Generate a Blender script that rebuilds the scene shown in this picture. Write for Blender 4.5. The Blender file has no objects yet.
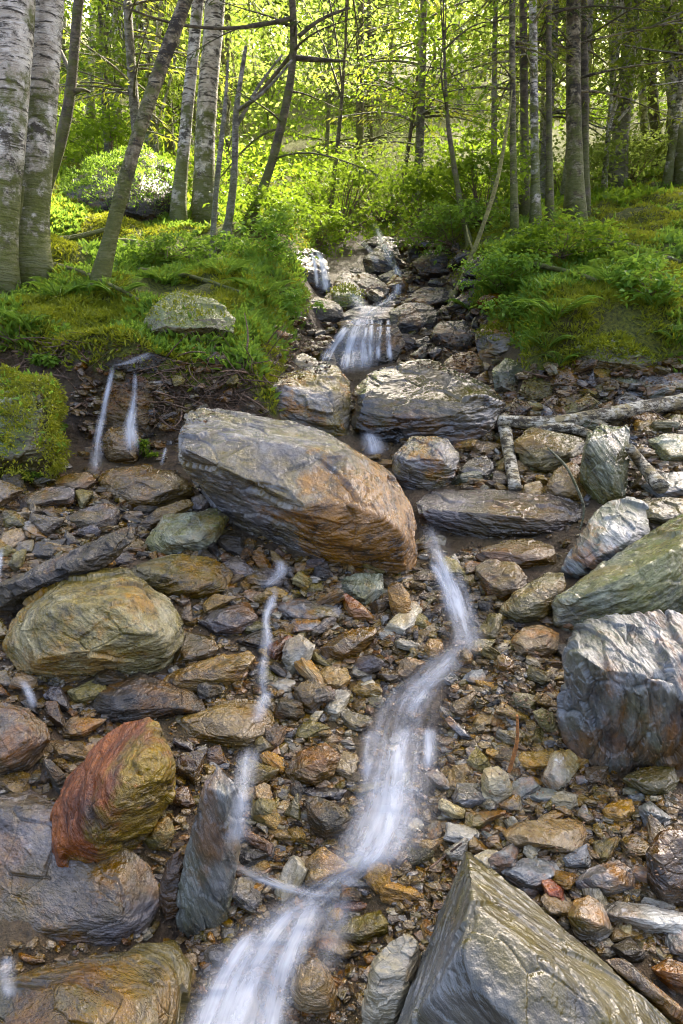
import bpy, bmesh, math, random
import numpy as np
from mathutils import Vector
from mathutils.bvhtree import BVHTree

rnd = random.Random(7)
rng = np.random.default_rng(7)
scene = bpy.context.scene
COL = scene.collection
R = math.radians

# ------------------------------------------------------------------ camera
F = 683.0; CU = 341.5; CV = 512.0
PITCH = R(-12)
CAM = np.array([0.0, 0.0, 1.5])
FWD = np.array([0.0, math.cos(PITCH), math.sin(PITCH)])
UP = np.array([0.0, -math.sin(PITCH), math.cos(PITCH)])
RIGHT = np.array([1.0, 0.0, 0.0])


def ray(u, v):
    d = FWD + (u - CU) / F * RIGHT - (v - CV) / F * UP
    return d / d[1]


def pt(u, v, Y):
    return CAM + ray(u, v) * Y


# ------------------------------------------------------------------ noise
_TAB = np.random.default_rng(99).random(64 * 64 * 64).astype(np.float32)


def vnoise(p, s=0):
    p = np.asarray(p, np.float64)
    fl = np.floor(p); f = (p - fl).astype(np.float32); i = fl.astype(np.int32)
    f = f * f * f * (f * (f * 6 - 15) + 10)
    x0 = ((i[:, 0] + s * 7) & 63) << 12; x1 = ((i[:, 0] + s * 7 + 1) & 63) << 12
    y0 = ((i[:, 1] + s * 13) & 63) << 6; y1 = ((i[:, 1] + s * 13 + 1) & 63) << 6
    z0 = (i[:, 2] + s * 29) & 63; z1 = (i[:, 2] + s * 29 + 1) & 63
    fx, fy, fz = f[:, 0], f[:, 1], f[:, 2]
    T = _TAB

    def lx(yz):
        a = T[x0 + yz]; return a + (T[x1 + yz] - a) * fx
    a = lx(y0 + z0); a += (lx(y1 + z0) - a) * fy
    b = lx(y0 + z1); b += (lx(y1 + z1) - b) * fy
    return (a + (b - a) * fz).astype(np.float64)


def fbm(p, o=4, s=0):
    t = 0; a = 0.5; n = 0
    for k in range(o):
        t = t + a * vnoise(p * (2 ** k) + 17.3 * k, s + k); n += a; a *= 0.55
    return t / n


def sm(x):
    x = np.clip(x, 0, 1)
    return x * x * (3 - 2 * x)


# ------------------------------------------------------------------ terrain
PY = np.array([-60, -10, 0, 1.3, 5, 9, 12, 20, 45, 90, 240.])
PZ = np.array([-9, -2.5, -.35, 0, 1.295, 2.72, 3.55, 6.9, 19.0, 40, 92.])
CY = np.array([0, 1.4, 1.9, 2.6, 3.2, 4, 6, 8, 11, 20, 60.])
CX = np.array([-.3, -.22, .12, .42, .4, .3, .25, .2, .5, 1, 2.])


def banks(x, y, parts=False):
    p = np.stack([x * .9, y * .9, x * 0], 1)
    n = fbm(p, 3, 5) - .5
    dx = x - np.interp(y, CY, CX)
    w = np.interp(y, [4, 8, 11, 15], [1, .9, .45, -.2])
    al, fl = sm((-dx - .50 * w + n * .5) / .5), sm((y - 4.0 + n * .7) / .35)
    ar, fr = sm((dx - .85 * w + n * .5) / .5), sm((y - 4.6 + n * .5) / .4)
    if parts: return al, fl, ar, fr, dx
    return al * fl, ar * fr, dx


def height(x, y, detail=True):
    sh = np.shape(x)
    x = np.ravel(np.asarray(x, float)) + 0 * np.ravel(np.asarray(y, float)); y = np.ravel(np.asarray(y, float)) + 0 * x
    z = (np.interp(y - .5, PY, PZ) + np.interp(y + .5, PY, PZ) + np.interp(y, PY, PZ)) / 3
    sl, sr, dx = banks(x, y)
    far = np.interp(y, [8, 25], [1, .3])
    z = z + (.5 * sl + .5 * sr) * far
    z = z + .09 * np.minimum(np.abs(dx), 3) * np.interp(y, [3, 5], [1, .5])
    z = z + .2 * np.clip(-x - 2.0, 0, 6) * sm((y - 4) / 3) + .08 * np.clip(x - 3, 0, 8) * sm((y - 5) / 3)
    if detail:
        p = np.stack([x, y, x * 0], 1)
        m = np.maximum(sl, sr)
        b = 1 - np.abs(2 * fbm(p * 1.3, 3, 11) - 1)
        z = z + m * (.26 * (b - .7)) + m * .16 * (fbm(p * 3.1, 3, 12) - .5)
        z = z + (1 - m) * (.10 * (fbm(p * 2.2, 4, 13) - .5) + .05 * (fbm(p * 9, 3, 14) - .5)) * np.interp(y, [0, 12, 20], [1, 1, 4])
        # worn steps along the stream bed
        st = y / .62; fr = st - np.floor(st)
        z = z + np.exp(-(dx / .45) ** 2) * (1 - m) * (.5 * .62 * .35) * ((sm(fr * 1.6 - .3) - fr)) * .8
    return z.reshape(sh) if sh else float(z[0])


YS = np.concatenate([np.arange(.4, 6, .01), np.arange(6, 20, .03), np.arange(20, 120, .2)])


def hit(u, v):
    d = ray(u, v)
    P = CAM[None] + d[None] * YS[:, None]
    g = P[:, 2] - height(P[:, 0], P[:, 1], True)
    k = np.nonzero(g < 0)[0]
    if len(k) == 0:
        return None
    k = k[0]
    if k == 0:
        return YS[0]
    a, b = g[k - 1], g[k]
    return YS[k - 1] + (YS[k] - YS[k - 1]) * a / (a - b)


# ------------------------------------------------------------------ mesh helpers
def mesh_np(name, V, faces, smooth=True):
    """V (n,3); faces: list of (m,3) or (m,4) int arrays"""
    me = bpy.data.meshes.new(name)
    faces = [np.asarray(f, np.int32) for f in faces if len(f)]
    me.vertices.add(len(V)); me.vertices.foreach_set('co', np.ascontiguousarray(V, np.float32).ravel())
    loops = np.concatenate([f.ravel() for f in faces])
    tot = np.concatenate([np.full(len(f), f.shape[1], np.int32) for f in faces])
    start = np.concatenate([[0], np.cumsum(tot)[:-1]]).astype(np.int32)
    me.loops.add(len(loops)); me.loops.foreach_set('vertex_index', loops.astype(np.int32))
    me.polygons.add(len(tot)); me.polygons.foreach_set('loop_start', start)
    try:
        me.polygons.foreach_set('loop_total', tot)
    except Exception:
        pass
    me.polygons.foreach_set('use_smooth', np.full(len(tot), smooth, bool))
    me.update(calc_edges=True)
    return me


def attr(me, name, data, typ):
    a = me.attributes.new(name, typ, 'POINT')
    a.data.foreach_set('vector' if typ == 'FLOAT_VECTOR' else 'value', np.ascontiguousarray(data, np.float32).ravel())


def link(name, me, mat=None, parent=None, loc=None):
    o = bpy.data.objects.new(name, me); COL.objects.link(o)
    if mat is not None and len(me.materials) == 0:
        me.materials.append(mat)
    if parent: o.parent = parent
    if loc is not None: o.location = loc
    return o


def tag(o, label=None, cat=None, group=None, kind=None):
    if label: o['label'] = label
    if cat: o['category'] = cat
    if group: o['group'] = group
    if kind: o['kind'] = kind
    return o


def empty(name, loc):
    o = bpy.data.objects.new(name, None); COL.objects.link(o); o.location = loc; o.empty_display_size = .1
    return o


class MB:
    def __init__(s): s.V = []; s.F = []; s.n = 0

    def add(s, V, *Fs):
        for f in Fs:
            if len(f): s.F.append(np.asarray(f) + s.n)
        s.V.append(V); s.n += len(V)

    def mesh(s, name, smooth=True):
        q = [f for f in s.F if f.shape[1] == 4]; t = [f for f in s.F if f.shape[1] == 3]
        fs = ([np.concatenate(q)] if q else []) + ([np.concatenate(t)] if t else [])
        return mesh_np(name, np.concatenate(s.V), fs, smooth)


def tube(mb, path, rad, seg=8, wob=0.0, seed=0):
    P = np.asarray(path, float); n = len(P); rad = np.asarray(rad, float)
    T = np.gradient(P, axis=0); T /= np.linalg.norm(T, axis=1)[:, None] + 1e-9
    ref = np.array([0.37, .2, .9]) if abs(T[0][2]) < .8 else np.array([.9, .3, .1])
    A = np.cross(T, ref); A /= np.linalg.norm(A, axis=1)[:, None]
    B = np.cross(T, A)
    th = np.linspace(0, 2 * math.pi, seg, endpoint=False)
    V = P[:, None, :] + (A[:, None, :] * np.cos(th)[None, :, None] + B[:, None, :] * np.sin(th)[None, :, None]) * rad[:, None, None]
    V = V.reshape(-1, 3)
    if wob:
        c = np.repeat(P, seg, 0); k = 1 + wob * (fbm(V * 7 + seed, 3, seed) - .5) * 2
        V = c + (V - c) * k[:, None]
    i = np.arange((n - 1) * seg); r = i // seg; c = i % seg; c2 = (c + 1) % seg
    Fq = np.stack([r * seg + c, r * seg + c2, (r + 1) * seg + c2, (r + 1) * seg + c], 1)
    e = len(V); V = np.concatenate([V, P[:1], P[-1:]])
    c = np.arange(seg); c2 = (c + 1) % seg
    t1 = np.stack([np.full(seg, e), c2, c], 1); t2 = np.stack([np.full(seg, e + 1), (n - 1) * seg + c, (n - 1) * seg + c2], 1)
    mb.add(V, Fq, np.concatenate([t1, t2]))


def smooth_path(P, n):
    P = np.asarray(P, float)
    d = np.concatenate([[0], np.cumsum(np.linalg.norm(np.diff(P, axis=0), axis=1))])
    t = np.linspace(0, d[-1], n)
    Q = np.stack([np.interp(t, d, P[:, k]) for k in range(P.shape[1])], 1)
    w = max(1, n // (len(P) * 2))
    for _ in range(2):
        Qp = np.pad(Q, ((w, w), (0, 0)), 'edge')
        # keep ends fixed by reflecting
        Qp[:w] = 2 * Q[0] - Q[1:w + 1][::-1]; Qp[-w:] = 2 * Q[-1] - Q[-w - 1:-1][::-1]
        c = np.cumsum(np.concatenate([np.zeros((1, Q.shape[1])), Qp]), 0)
        Q = (c[2 * w + 1:] - c[:-2 * w - 1]) / (2 * w + 1)
    return Q


_ico = {}


def ico(level):
    if level not in _ico:
        bm = bmesh.new(); bmesh.ops.create_icosphere(bm, subdivisions=level, radius=1)
        V = np.array([v.co[:] for v in bm.verts]); Fc = np.array([[v.index for v in f.verts] for f in bm.faces]); bm.free()
        _ico[level] = (V / np.linalg.norm(V, axis=1)[:, None], Fc)
    return _ico[level]


def vert_normals(V, Fc):
    n = np.cross(V[Fc[:, 1]] - V[Fc[:, 0]], V[Fc[:, 2]] - V[Fc[:, 0]])
    N = np.zeros_like(V)
    for k in range(3):
        for c in range(3):
            N[:, c] += np.bincount(Fc[:, k], n[:, c], len(V))
    return N / (np.linalg.norm(N, axis=1)[:, None] + 1e-12)


def hull_shape(pts, level, p=26, cuts=10, seed=0):
    """rounded convex hull of pts sampled on an icosphere"""
    pts = np.asarray(pts, float)
    c = pts.mean(0); X = pts - c
    cov = X.T @ X / len(X) + np.eye(3) * 1e-6
    w, E = np.linalg.eigh(cov); S = np.sqrt(w)
    W = (E / S) @ E.T; Wi = (E * S) @ E.T
    X = X @ W
    bm = bmesh.new()
    for q in X: bm.verts.new(q)
    r = bmesh.ops.convex_hull(bm, input=bm.verts)
    bm.normal_update()
    N = []; H = []
    for f in bm.faces:
        n = np.array(f.normal[:]); h = float(np.dot(n, np.array(f.verts[0].co[:])))
        if h < 0: n, h = -n, -h
        if h < 1e-3 or f.calc_area() < 1e-5: continue
        if any(np.dot(n, m) > .97 for m in N): continue
        N.append(n); H.append(h)
    bm.free()
    rs = np.random.default_rng(seed + 500)
    for _ in range(cuts):
        n = rs.normal(size=3); n /= np.linalg.norm(n)
        N.append(n); H.append((X @ n).max() * rs.uniform(.83, .97))
    N = np.array(N); H = np.array(H)
    D, Fc = ico(level)
    g = np.maximum(D @ N.T, 0) / H[None]
    rad = 1 / (np.sum(g ** p, axis=1) ** (1 / p))
    V = (D * rad[:, None]) @ Wi + c
    return V, Fc


def frame_from(n):
    n = np.asarray(n, float); n /= np.linalg.norm(n)
    a = np.cross(n, [.1, 1, .05]); a /= np.linalg.norm(a)
    return np.stack([a, np.cross(n, a), n])     # rows


def worley(p, s=0):
    """nearest cell: random value, random gradient . offset, border distance"""
    p = np.asarray(p, np.float64)
    i = np.floor(p).astype(np.int32); f = p - i
    n = len(p); d1 = np.full(n, 9.); d2 = np.full(n, 9.); rv = np.zeros(n); gv = np.zeros(n)
    T = _TAB
    for dx in (-1, 0, 1):
        for dy in (-1, 0, 1):
            for dz in (-1, 0, 1):
                X = ((i[:, 0] + dx + s * 7) & 63) << 12; Y = ((i[:, 1] + dy + s * 13) & 63) << 6; Z = (i[:, 2] + dz + s * 29) & 63
                h = X + Y + Z
                ox = T[h]; oy = T[(h + 4099) & 262143]; oz = T[(h + 8209) & 262143]
                vx = f[:, 0] - dx - ox; vy = f[:, 1] - dy - oy; vz = f[:, 2] - dz - oz
                d = vx * vx + vy * vy + vz * vz
                m = d < d1
                d2 = np.where(m, d1, np.minimum(d2, d)); d1 = np.where(m, d, d1)
                rv = np.where(m, T[(h + 12301) & 262143], rv)
                gg = (T[(h + 16411) & 262143] - .5) * vx + (T[(h + 20011) & 262143] - .5) * vy + (T[(h + 24007) & 262143] - .5) * vz
                gv = np.where(m, gg, gv)
    return rv, gv, np.sqrt(d2) - np.sqrt(d1)


def rockify(V, Fc, size, strata, seed, amp=1.0):
    """break a smooth hull into layered, chipped schist; returns V, rc"""
    M = frame_from(strata)
    off = np.array([seed * 3.71 % 50, seed * 1.37 % 50, seed * 2.11 % 50])
    N = vert_normals(V, Fc)
    k = min(size, .6) * amp * .72
    rc = V @ M.T + off
    V = V + N * (.05 * k * (fbm(rc * (2.0 / size), 3, seed) - .5))[:, None]
    N = vert_normals(V, Fc)
    rc = V @ M.T + off
    w = rc + .06 * size * (np.stack([fbm(rc * (4 / size), 2, seed + j) for j in (20, 21, 22)], 1) - .5)
    # split blocks: every cell breaks off at its own level and tilt, with an open seam
    r1, g1, e1 = worley(w * np.array([1, 1, 2.6]) * (2.1 / size), seed)
    r2, g2, e2 = worley(w * np.array([1, 1, 3.0]) * (5.5 / size), seed + 1)
    d = k * (.035 * (r1 - .5) + .10 * g1 + .012 * (r2 - .5) + .028 * g2)
    d = d - k * .022 * sm((.05 - e1) / .05) * (fbm(rc * 3 / size, 2, seed + 2) > .47) - k * .004 * sm((.07 - e2) / .07)
    if size > .3:
        r3, g3, e3 = worley(w * np.array([1, 1, 3.0]) * (13 / size), seed + 2)
        d = d + k * (.007 * (r3 - .5) + .012 * g3)
    # laminae (schist layers)
    t = rc[:, 2] * (12 / max(size, .15)) + 1.6 * fbm(rc * (2.0 / max(size, .15)), 3, seed + 3)
    fr = t - np.floor(t)
    d = d + .011 * k * (sm(fr / .85) - sm((fr - .9) / .1) - .5) * sm((fbm(rc * (2.5 / size), 2, seed + 4) - .42) / .12)
    d = d + .020 * min(k, .3) * (fbm(rc * np.array([9, 9, 50]), 4, seed + 5) - .5)
    d = d + .014 * min(k, .3) * (fbm(rc * 34, 3, seed + 6) - .5)
    V = V + N * d[:, None]
    return V, rc
# ------------------------------------------------------------------ materials
class G:
    def __init__(s, name):
        s.mat = bpy.data.materials.new(name); s.mat.use_nodes = True
        s.t = s.mat.node_tree; s.t.nodes.clear()
        s.out = s.t.nodes.new('ShaderNodeOutputMaterial')

    def n(s, typ, inp=None, **props):
        nd = s.t.nodes.new('ShaderNode' + typ)
        for k, v in props.items(): setattr(nd, k, v)
        for k, v in (inp or {}).items(): s.set(nd.inputs[k], v)
        return nd

    def set(s, sock, v):
        if hasattr(v, 'is_output'): s.t.links.new(v, sock)
        elif isinstance(v, (tuple, list)) and sock.type == 'RGBA' and len(v) == 3: sock.default_value = (*v, 1)
        else: sock.default_value = v

    def attr(s, name): return s.n('Attribute', attribute_name=name)

    def noise(s, vec, scale, detail=4, rough=.55, dist=0):
        return s.n('TexNoise', {'Vector': vec, 'Scale': scale, 'Detail': detail, 'Roughness': rough, 'Distortion': dist}).outputs['Fac']

    def scale(s, vec, sc, off=(0, 0, 0)):
        return s.n('Mapping', {'Vector': vec, 'Scale': sc, 'Location': off}).outputs['Vector']

    def ramp(s, fac, stops, interp='LINEAR'):
        nd = s.n('ValToRGB', {'Fac': fac}); cr = nd.color_ramp; cr.interpolation = interp
        while len(cr.elements) < len(stops): cr.elements.new(.5)
        for e, (p, c) in zip(cr.elements, stops):
            e.position = p; e.color = (*c, 1) if not isinstance(c, (int, float)) else (c, c, c, 1)
        return nd.outputs['Color']

    def mix(s, f, a, b, blend='MIX'):
        nd = s.n('Mix', data_type='RGBA', blend_type=blend)
        s.set(nd.inputs[0], f); s.set(nd.inputs[6], a); s.set(nd.inputs[7], b)
        return nd.outputs[2]

    def math(s, op, a, b=0.0, clamp=False):
        nd = s.n('Math', operation=op, use_clamp=clamp); s.set(nd.inputs[0], a); s.set(nd.inputs[1], b)
        return nd.outputs[0]

    def mapr(s, v, a, b, c=0.0, d=1.0):
        return s.n('MapRange', {'Value': v, 'From Min': a, 'From Max': b, 'To Min': c, 'To Max': d}).outputs['Result']

    def done(s, shader):
        s.t.links.new(shader, s.out.inputs['Surface']); return s.mat


def rock_mat(name, dark, mid, light, alg=(.10, .09, .02), algamt=.6, rust=(.30, .13, .02), rustamt=.3, rough=(.10, .38), moss=0.0, zoned=False, bump=1.0, coat=.75):
    g = G(name)
    co = g.attr('rc').outputs['Vector']
    rn = g.n('ObjectInfo').outputs['Random']
    vs_ = g.n('VectorMath', {0: co}, operation='SCALE'); g.set(vs_.inputs['Scale'], g.math('ADD', .62, g.math('MULTIPLY', rn, .8))); co = vs_.outputs[0]
    big = g.noise(g.scale(co, (1, 1, 2.4)), 2.6, 6, .62)
    streak = g.noise(g.scale(co, (7, 7, 32)), 1, 5, .62, .1)
    crackn = g.noise(g.scale(co, (9, 9, 24), (5, 2, 7)), 1, 6, .7)
    grain = g.noise(co, 70, 3, .6)
    fine = g.noise(g.scale(co, (26, 26, 95), (7, 1, 4)), 1, 4, .65, .1)
    vo = g.n('TexVoronoi', {'Vector': g.scale(co, (9, 9, 34)), 'Scale': 1.0, 'Randomness': 1.0}, feature='DISTANCE_TO_EDGE').outputs['Distance']
    seam = g.ramp(vo, [(.0, 0.), (.07, 1.)])
    f = g.math('ADD', g.math('MULTIPLY', big, .55), g.math('MULTIPLY', streak, .45))
    col = g.ramp(f, [(.40, dark), (.50, mid), (.60, light)])
    blot = g.noise(g.scale(co, (1, 1, 1.4), (11, 3, 5)), 2.4, 7, .68)
    fa = g.math('MULTIPLY', g.ramp(blot, [(.43, 0.), (.60, 1.)]), algamt)
    col = g.mix(fa, col, alg)
    rb = g.noise(g.scale(co, (1, 1, 1.8), (3, 31, 9)), 3.1, 7, .7)
    if zoned:
        z = g.attr('zone').outputs['Fac']
        fr = g.math('ADD', g.math('MULTIPLY', rb, 2.4), g.math('SUBTRACT', z, .60))
        fr = g.math('MULTIPLY', g.ramp(fr, [(.50, 0.), (.80, 1.)]), rustamt)
    else:
        fr = g.math('MULTIPLY', g.ramp(rb, [(.50, 0.), (.60, 1.)]), rustamt)
    rcol = g.mix(g.ramp(crackn, [(.35, 0.), (.65, 1.)]), tuple(c * .35 for c in rust), tuple(min(1, c * 1.35) for c in rust))
    col = g.mix(fr, col, rcol)
    # pale mineral flecks
    fl = g.ramp(g.noise(g.scale(co, (14, 14, 60), (1, 8, 3)), 1, 4, .7), [(.62, 0.), (.72, 1.)])
    col = g.mix(g.math('MULTIPLY', fl, .45), col, tuple(min(.8, c * 1.6 + .06) for c in light))
    # dark fissures that follow the layers
    fis = g.ramp(crackn, [(.30, .25), (.46, 1.)])
    col = g.mix(1.0, col, fis, 'MULTIPLY')
    val = g.math('ADD', .48, g.math('MULTIPLY', rn, .75))
    val = g.math('MULTIPLY', val, g.math('ADD', .65, g.math('MULTIPLY', grain, .7)))
    hsv = g.n('HueSaturation', {'Color': col, 'Value': val, 'Saturation': g.math('ADD', .98, g.math('MULTIPLY', g.noise(co, 1.1, 2), .6)), 'Fac': 1.0})
    col = g.mix(g.mapr(seam, 0, 1, .22, 0), hsv.outputs['Color'], (.012, .010, .008))
    if moss > 0:
        nz = g.n('SeparateXYZ', {'Vector': g.n('NewGeometry').outputs['Normal']}).outputs['Z']
        mn = g.noise(co, 4.5, 6, .7)
        fm = g.ramp(g.math('ADD', g.math('MULTIPLY', nz, .45), mn), [(1.0 - moss * .45, 0.), (1.08 - moss * .45, 1.)])
        mcol = g.mix(grain, (.035, .05, .006), (.16, .19, .02))
        col = g.mix(fm, col, mcol)
    def chips(sc, off):
        q = g.scale(co, sc, off)
        v = g.n('TexVoronoi', {'Vector': q, 'Scale': 1.0})
        d_ = g.n('VectorMath', {0: q, 1: v.outputs['Position']}, operation='SUBTRACT').outputs[0]
        r_ = g.n('VectorMath', {0: v.outputs['Color'], 1: (.5, .5, .5)}, operation='SUBTRACT').outputs[0]
        return g.n('VectorMath', {0: d_, 1: r_}, operation='DOT_PRODUCT').outputs['Value']
    chip = g.math('ADD', g.math('MULTIPLY', chips((9, 9, 26), (3, 1, 6)), .9), g.math('MULTIPLY', chips((24, 24, 64), (8, 4, 1)), .42))
    h = g.math('ADD', g.math('MULTIPLY', streak, .55), g.math('ADD', g.math('MULTIPLY', crackn, .7), g.math('MULTIPLY', grain, .22)))
    h = g.math('ADD', h, g.math('ADD', g.math('MULTIPLY', fine, .55), g.math('MULTIPLY', chip, .8)))
    bp = g.n('Bump', {'Height': h, 'Distance': .018 * bump, 'Strength': 1.0}).outputs['Normal']
    ro = g.mapr(g.noise(co, 5.5, 4, .6), .35, .65, rough[0], rough[1])
    b = g.n('BsdfPrincipled', {'Base Color': col, 'Roughness': ro, 'Normal': bp, 'Specular IOR Level': .45, 'Coat Weight': coat, 'Coat Roughness': .07, 'Coat Normal': bp})
    return g.done(b.outputs[0])


ROCK = {}
ROCK['slate'] = rock_mat('slate_rock', (.028, .026, .023), (.095, .089, .083), (.22, .213, .205), alg=(.135, .10, .022), algamt=.95, rustamt=.6, bump=0.65)
ROCK['slateblue'] = rock_mat('blue_grey_rock', (.05, .053, .054), (.15, .157, .16), (.28, .29, .29), alg=(0.130, 0.130, 0.052), algamt=.6, rust=(.28, .12, .03), rustamt=.5, rough=(.3, .6), bump=0.7)
ROCK['olive'] = rock_mat('olive_rock', (0.031, 0.026, 0.013), (0.124, 0.104, 0.039), (0.273, 0.247, 0.156), alg=(.165, .125, .038), algamt=.55, rustamt=.4, coat=0.35)
ROCK['green'] = rock_mat('green_grey_rock', (0.036, 0.039, 0.026), (0.124, 0.127, 0.078), (0.260, 0.273, 0.208), alg=(0.143, 0.137, 0.023), algamt=.6, rustamt=.2, moss=.1)
ROCK['ochre'] = rock_mat('ochre_rock', (0.044, 0.031, 0.017), (0.202, 0.137, 0.062), (0.364, 0.286, 0.182), alg=(.22, .145, .045), algamt=.7, rustamt=.5)
ROCK['brown'] = rock_mat('brown_rock', (0.023, 0.017, 0.012), (0.104, 0.072, 0.042), (0.247, 0.195, 0.137), alg=(0.143, 0.091, 0.021), algamt=.65, rust=(.20, .075, .015), rustamt=.55, coat=0.45, bump=0.8)
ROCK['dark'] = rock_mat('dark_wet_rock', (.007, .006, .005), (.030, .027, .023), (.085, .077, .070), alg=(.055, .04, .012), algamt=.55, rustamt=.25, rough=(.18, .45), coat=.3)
ROCK['violet'] = rock_mat('violet_wet_rock', (.018, .015, .014), (.072, .062, .060), (.185, .168, .165), alg=(.11, .078, .022), algamt=.7, rustamt=.35, rough=(.10, .34), coat=.6)
ROCK['rust'] = rock_mat('rust_rock', (0.065, 0.026, 0.013), (0.247, 0.091, 0.033), (0.416, 0.208, 0.104), alg=(0.338, 0.208, 0.026), algamt=.45, rust=(.28, .055, .015), rustamt=.75)
ROCK['orange'] = rock_mat('orange_rock', (.09, .05, .015), (.30, .18, .06), (.42, .30, .15), alg=(.32, .16, .03), algamt=.6, rustamt=.4)
ROCK['pale'] = rock_mat('pale_rock', (0.104, 0.094, 0.072), (0.325, 0.305, 0.247), (0.572, 0.546, 0.468), alg=(0.364, 0.273, 0.091), algamt=.6, rustamt=.3, bump=0.7)
ROCK['cream'] = rock_mat('cream_quartz', (.22, .18, .10), (.50, .44, .30), (.64, .60, .48), alg=(.42, .32, .14), algamt=.5, rustamt=.2)
ROCK['boulder'] = rock_mat('two_tone_boulder', (0.039, 0.035, 0.033), (0.156, 0.146, 0.138), (0.325, 0.312, 0.299), alg=(0.156, 0.117, 0.029), algamt=.8, rust=(.27, .125, .018), rustamt=.95, zoned=True, bump=0.85)
ROCK['redhalf'] = rock_mat('red_and_olive_boulder', (.045, .018, .009), (.15, .050, .018), (.24, .10, .045), alg=(.17, .045, .012), algamt=.5, rust=(.15, .11, .032), rustamt=.95, zoned=True, coat=.2)
ROCK['fore'] = rock_mat('foreground_boulder', (0.052, 0.055, 0.044), (0.150, 0.152, 0.137), (0.273, 0.280, 0.273), alg=(0.156, 0.143, 0.046), algamt=.65, rust=(.13, .105, .02), rustamt=.9, rough=(.2, .5), zoned=True, bump=.6)
ROCK['mossy'] = rock_mat('mossy_rock', (0.034, 0.031, 0.016), (0.130, 0.117, 0.058), (0.260, 0.247, 0.169), alg=(0.130, 0.117, 0.021), algamt=.6, rustamt=.15, moss=.8)

ICO = {}


def px_poly_area(o):
    o = np.asarray(o, float); x, y = o[:, 0], o[:, 1]
    return abs(np.dot(x, np.roll(y, 1)) - np.dot(y, np.roll(x, 1))) / 2


HEROES = []     # (outline, object, depth)
SEED = [11]


def rock(name, label, mat, outline, ridge=(), depth=None, strata=None, dmul=1.0, amp=1.0, zone=None, level=None, group=None, cat='rock', p=90, front=None, cuts=14):
    o = np.asarray(outline, float)
    cen = o.mean(0); vb = o[:, 1].max(); vt = o[:, 1].min()
    wpx = o[:, 0].max() - o[:, 0].min()
    kb = o[:, 1].argmax()
    if front is None:
        front = hit(o[kb, 0], min(vb, 1120)) or 9.0
    D0 = front
    size_m = math.sqrt(max(px_poly_area(o), 1)) / F * D0
    dep = dmul * min(.95 * wpx / F * D0, 1.1 * size_m)
    pts = []

    def lim(u, v, Y):
        h = hit(u, v) or 30
        return min(Y, max(D0 + .02, D0 + .85 * (h - D0)))
    for (u, v) in o:
        s = (vb - v) / max(vb - vt, 1)
        Y = lim(u, v, D0 + dep * (.04 + .8 * s ** 1.5))
        pts.append(pt(u, v, Y))
        ub, vv = cen + (np.array([u, v]) - cen) * .82
        pts.append(pt(ub, vv, Y + dep * .35))
        if s < .45:
            q = pt(u * .9 + cen[0] * .1, v, Y + dep * .25); q[2] -= .25 * size_m; pts.append(q)
    if len(ridge) == 0:
        for (u, v) in o:
            s = (vb - v) / max(vb - vt, 1)
            if s > .8: continue
            a, b = cen + (np.array([u, v]) - cen) * .55
            s2 = (vb - b) / max(vb - vt, 1)
            pts.append(pt(a, b, D0 + dep * (.8 * s2 ** 1.5 - .16 - .1 * rnd.random())))
    else:
        for (u, v, t) in ridge: pts.append(pt(u, v, D0 + dep * t))
    apx = px_poly_area(o)
    if level is None: level = 8 if apx > 15000 else 7 if apx > 2600 else 6 if apx > 350 else 5
    SEED[0] += 1; sd = SEED[0]
    V, Fc = hull_shape(pts, level, p, cuts, sd)
    if strata is None: strata = (rnd.uniform(-.35, .35), rnd.uniform(-.5, .1), 1)
    V, rc = rockify(V, Fc, max(size_m, .05), strata, sd, amp)
    c = V.mean(0)
    loc = np.array([c[0], c[1], V[:, 2].min()])
    me = mesh_np(name, V - loc, [Fc])
    attr(me, 'rc', rc, 'FLOAT_VECTOR')
    if zone is not None:
        (dx, dy, dz), offz = zone
        L = (V - c) / max(size_m, .05)
        attr(me, 'zone', L @ np.array([dx, dy, dz]) + offz, 'FLOAT')
    ob = link(name, me, ROCK[mat], None, loc)
    tag(ob, label, cat, group)
    HEROES.append((o, ob, D0))
    return ob
# ------------------------------------------------------------------ ground
def axis(lo, hi, step, far_lo, far_hi, g=1.13):
    a = list(np.arange(lo, hi, step)); s = step
    x = hi
    while x < far_hi: a.append(x); s *= g; x += s
    b = []; s = step; x = lo - step
    while x > far_lo: b.append(x); s *= g; x -= s
    return np.array(b[::-1] + a)


gx = axis(-4.6, 4.6, .03, -170, 170); gy = axis(.5, 10.5, .03, -60, 240)
GX, GY = np.meshgrid(gx, gy)
GZ = height(GX, GY)
slg, srg, dxg = banks(GX.ravel(), GY.ravel())
GV = np.stack([GX.ravel(), GY.ravel(), GZ.ravel()], 1)
nx = len(gx); ii = np.arange((len(gy) - 1) * (nx - 1)); rr = ii // (nx - 1); cc = ii % (nx - 1)
GF = np.stack([rr * nx + cc, rr * nx + cc + 1, (rr + 1) * nx + cc + 1, (rr + 1) * nx + cc], 1)
me = mesh_np('ground', GV, [GF])
AL, FL_, AR, FR_, _ = banks(GX.ravel(), GY.ravel(), True)
turf = np.maximum(np.maximum(sm((AL - .30) / .25) * sm((FL_ - .62) / .2), sm((AR - .25) / .25) * sm((FR_ - .30) / .2)), sm((GY.ravel() - 13) / 2))
attr(me, 'turf', np.clip(turf, 0, 1), 'FLOAT'); attr(me, 'rc', GV, 'FLOAT_VECTOR')
g = G('ground_soil')
co = g.attr('rc').outputs['Vector']
n1 = g.noise(co, 3, 7, .65); n2 = g.noise(co, 38, 5, .7); n3 = g.noise(co, 1.1, 4)
soil = g.mix(g.ramp(n2, [(.35, 0.), (.65, 1.)]), (.03, .021, .013), (.17, .115, .065))
soil = g.mix(g.ramp(n1, [(.42, 0.), (.62, 1.)]), soil, (.12, .085, .035))
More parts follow.
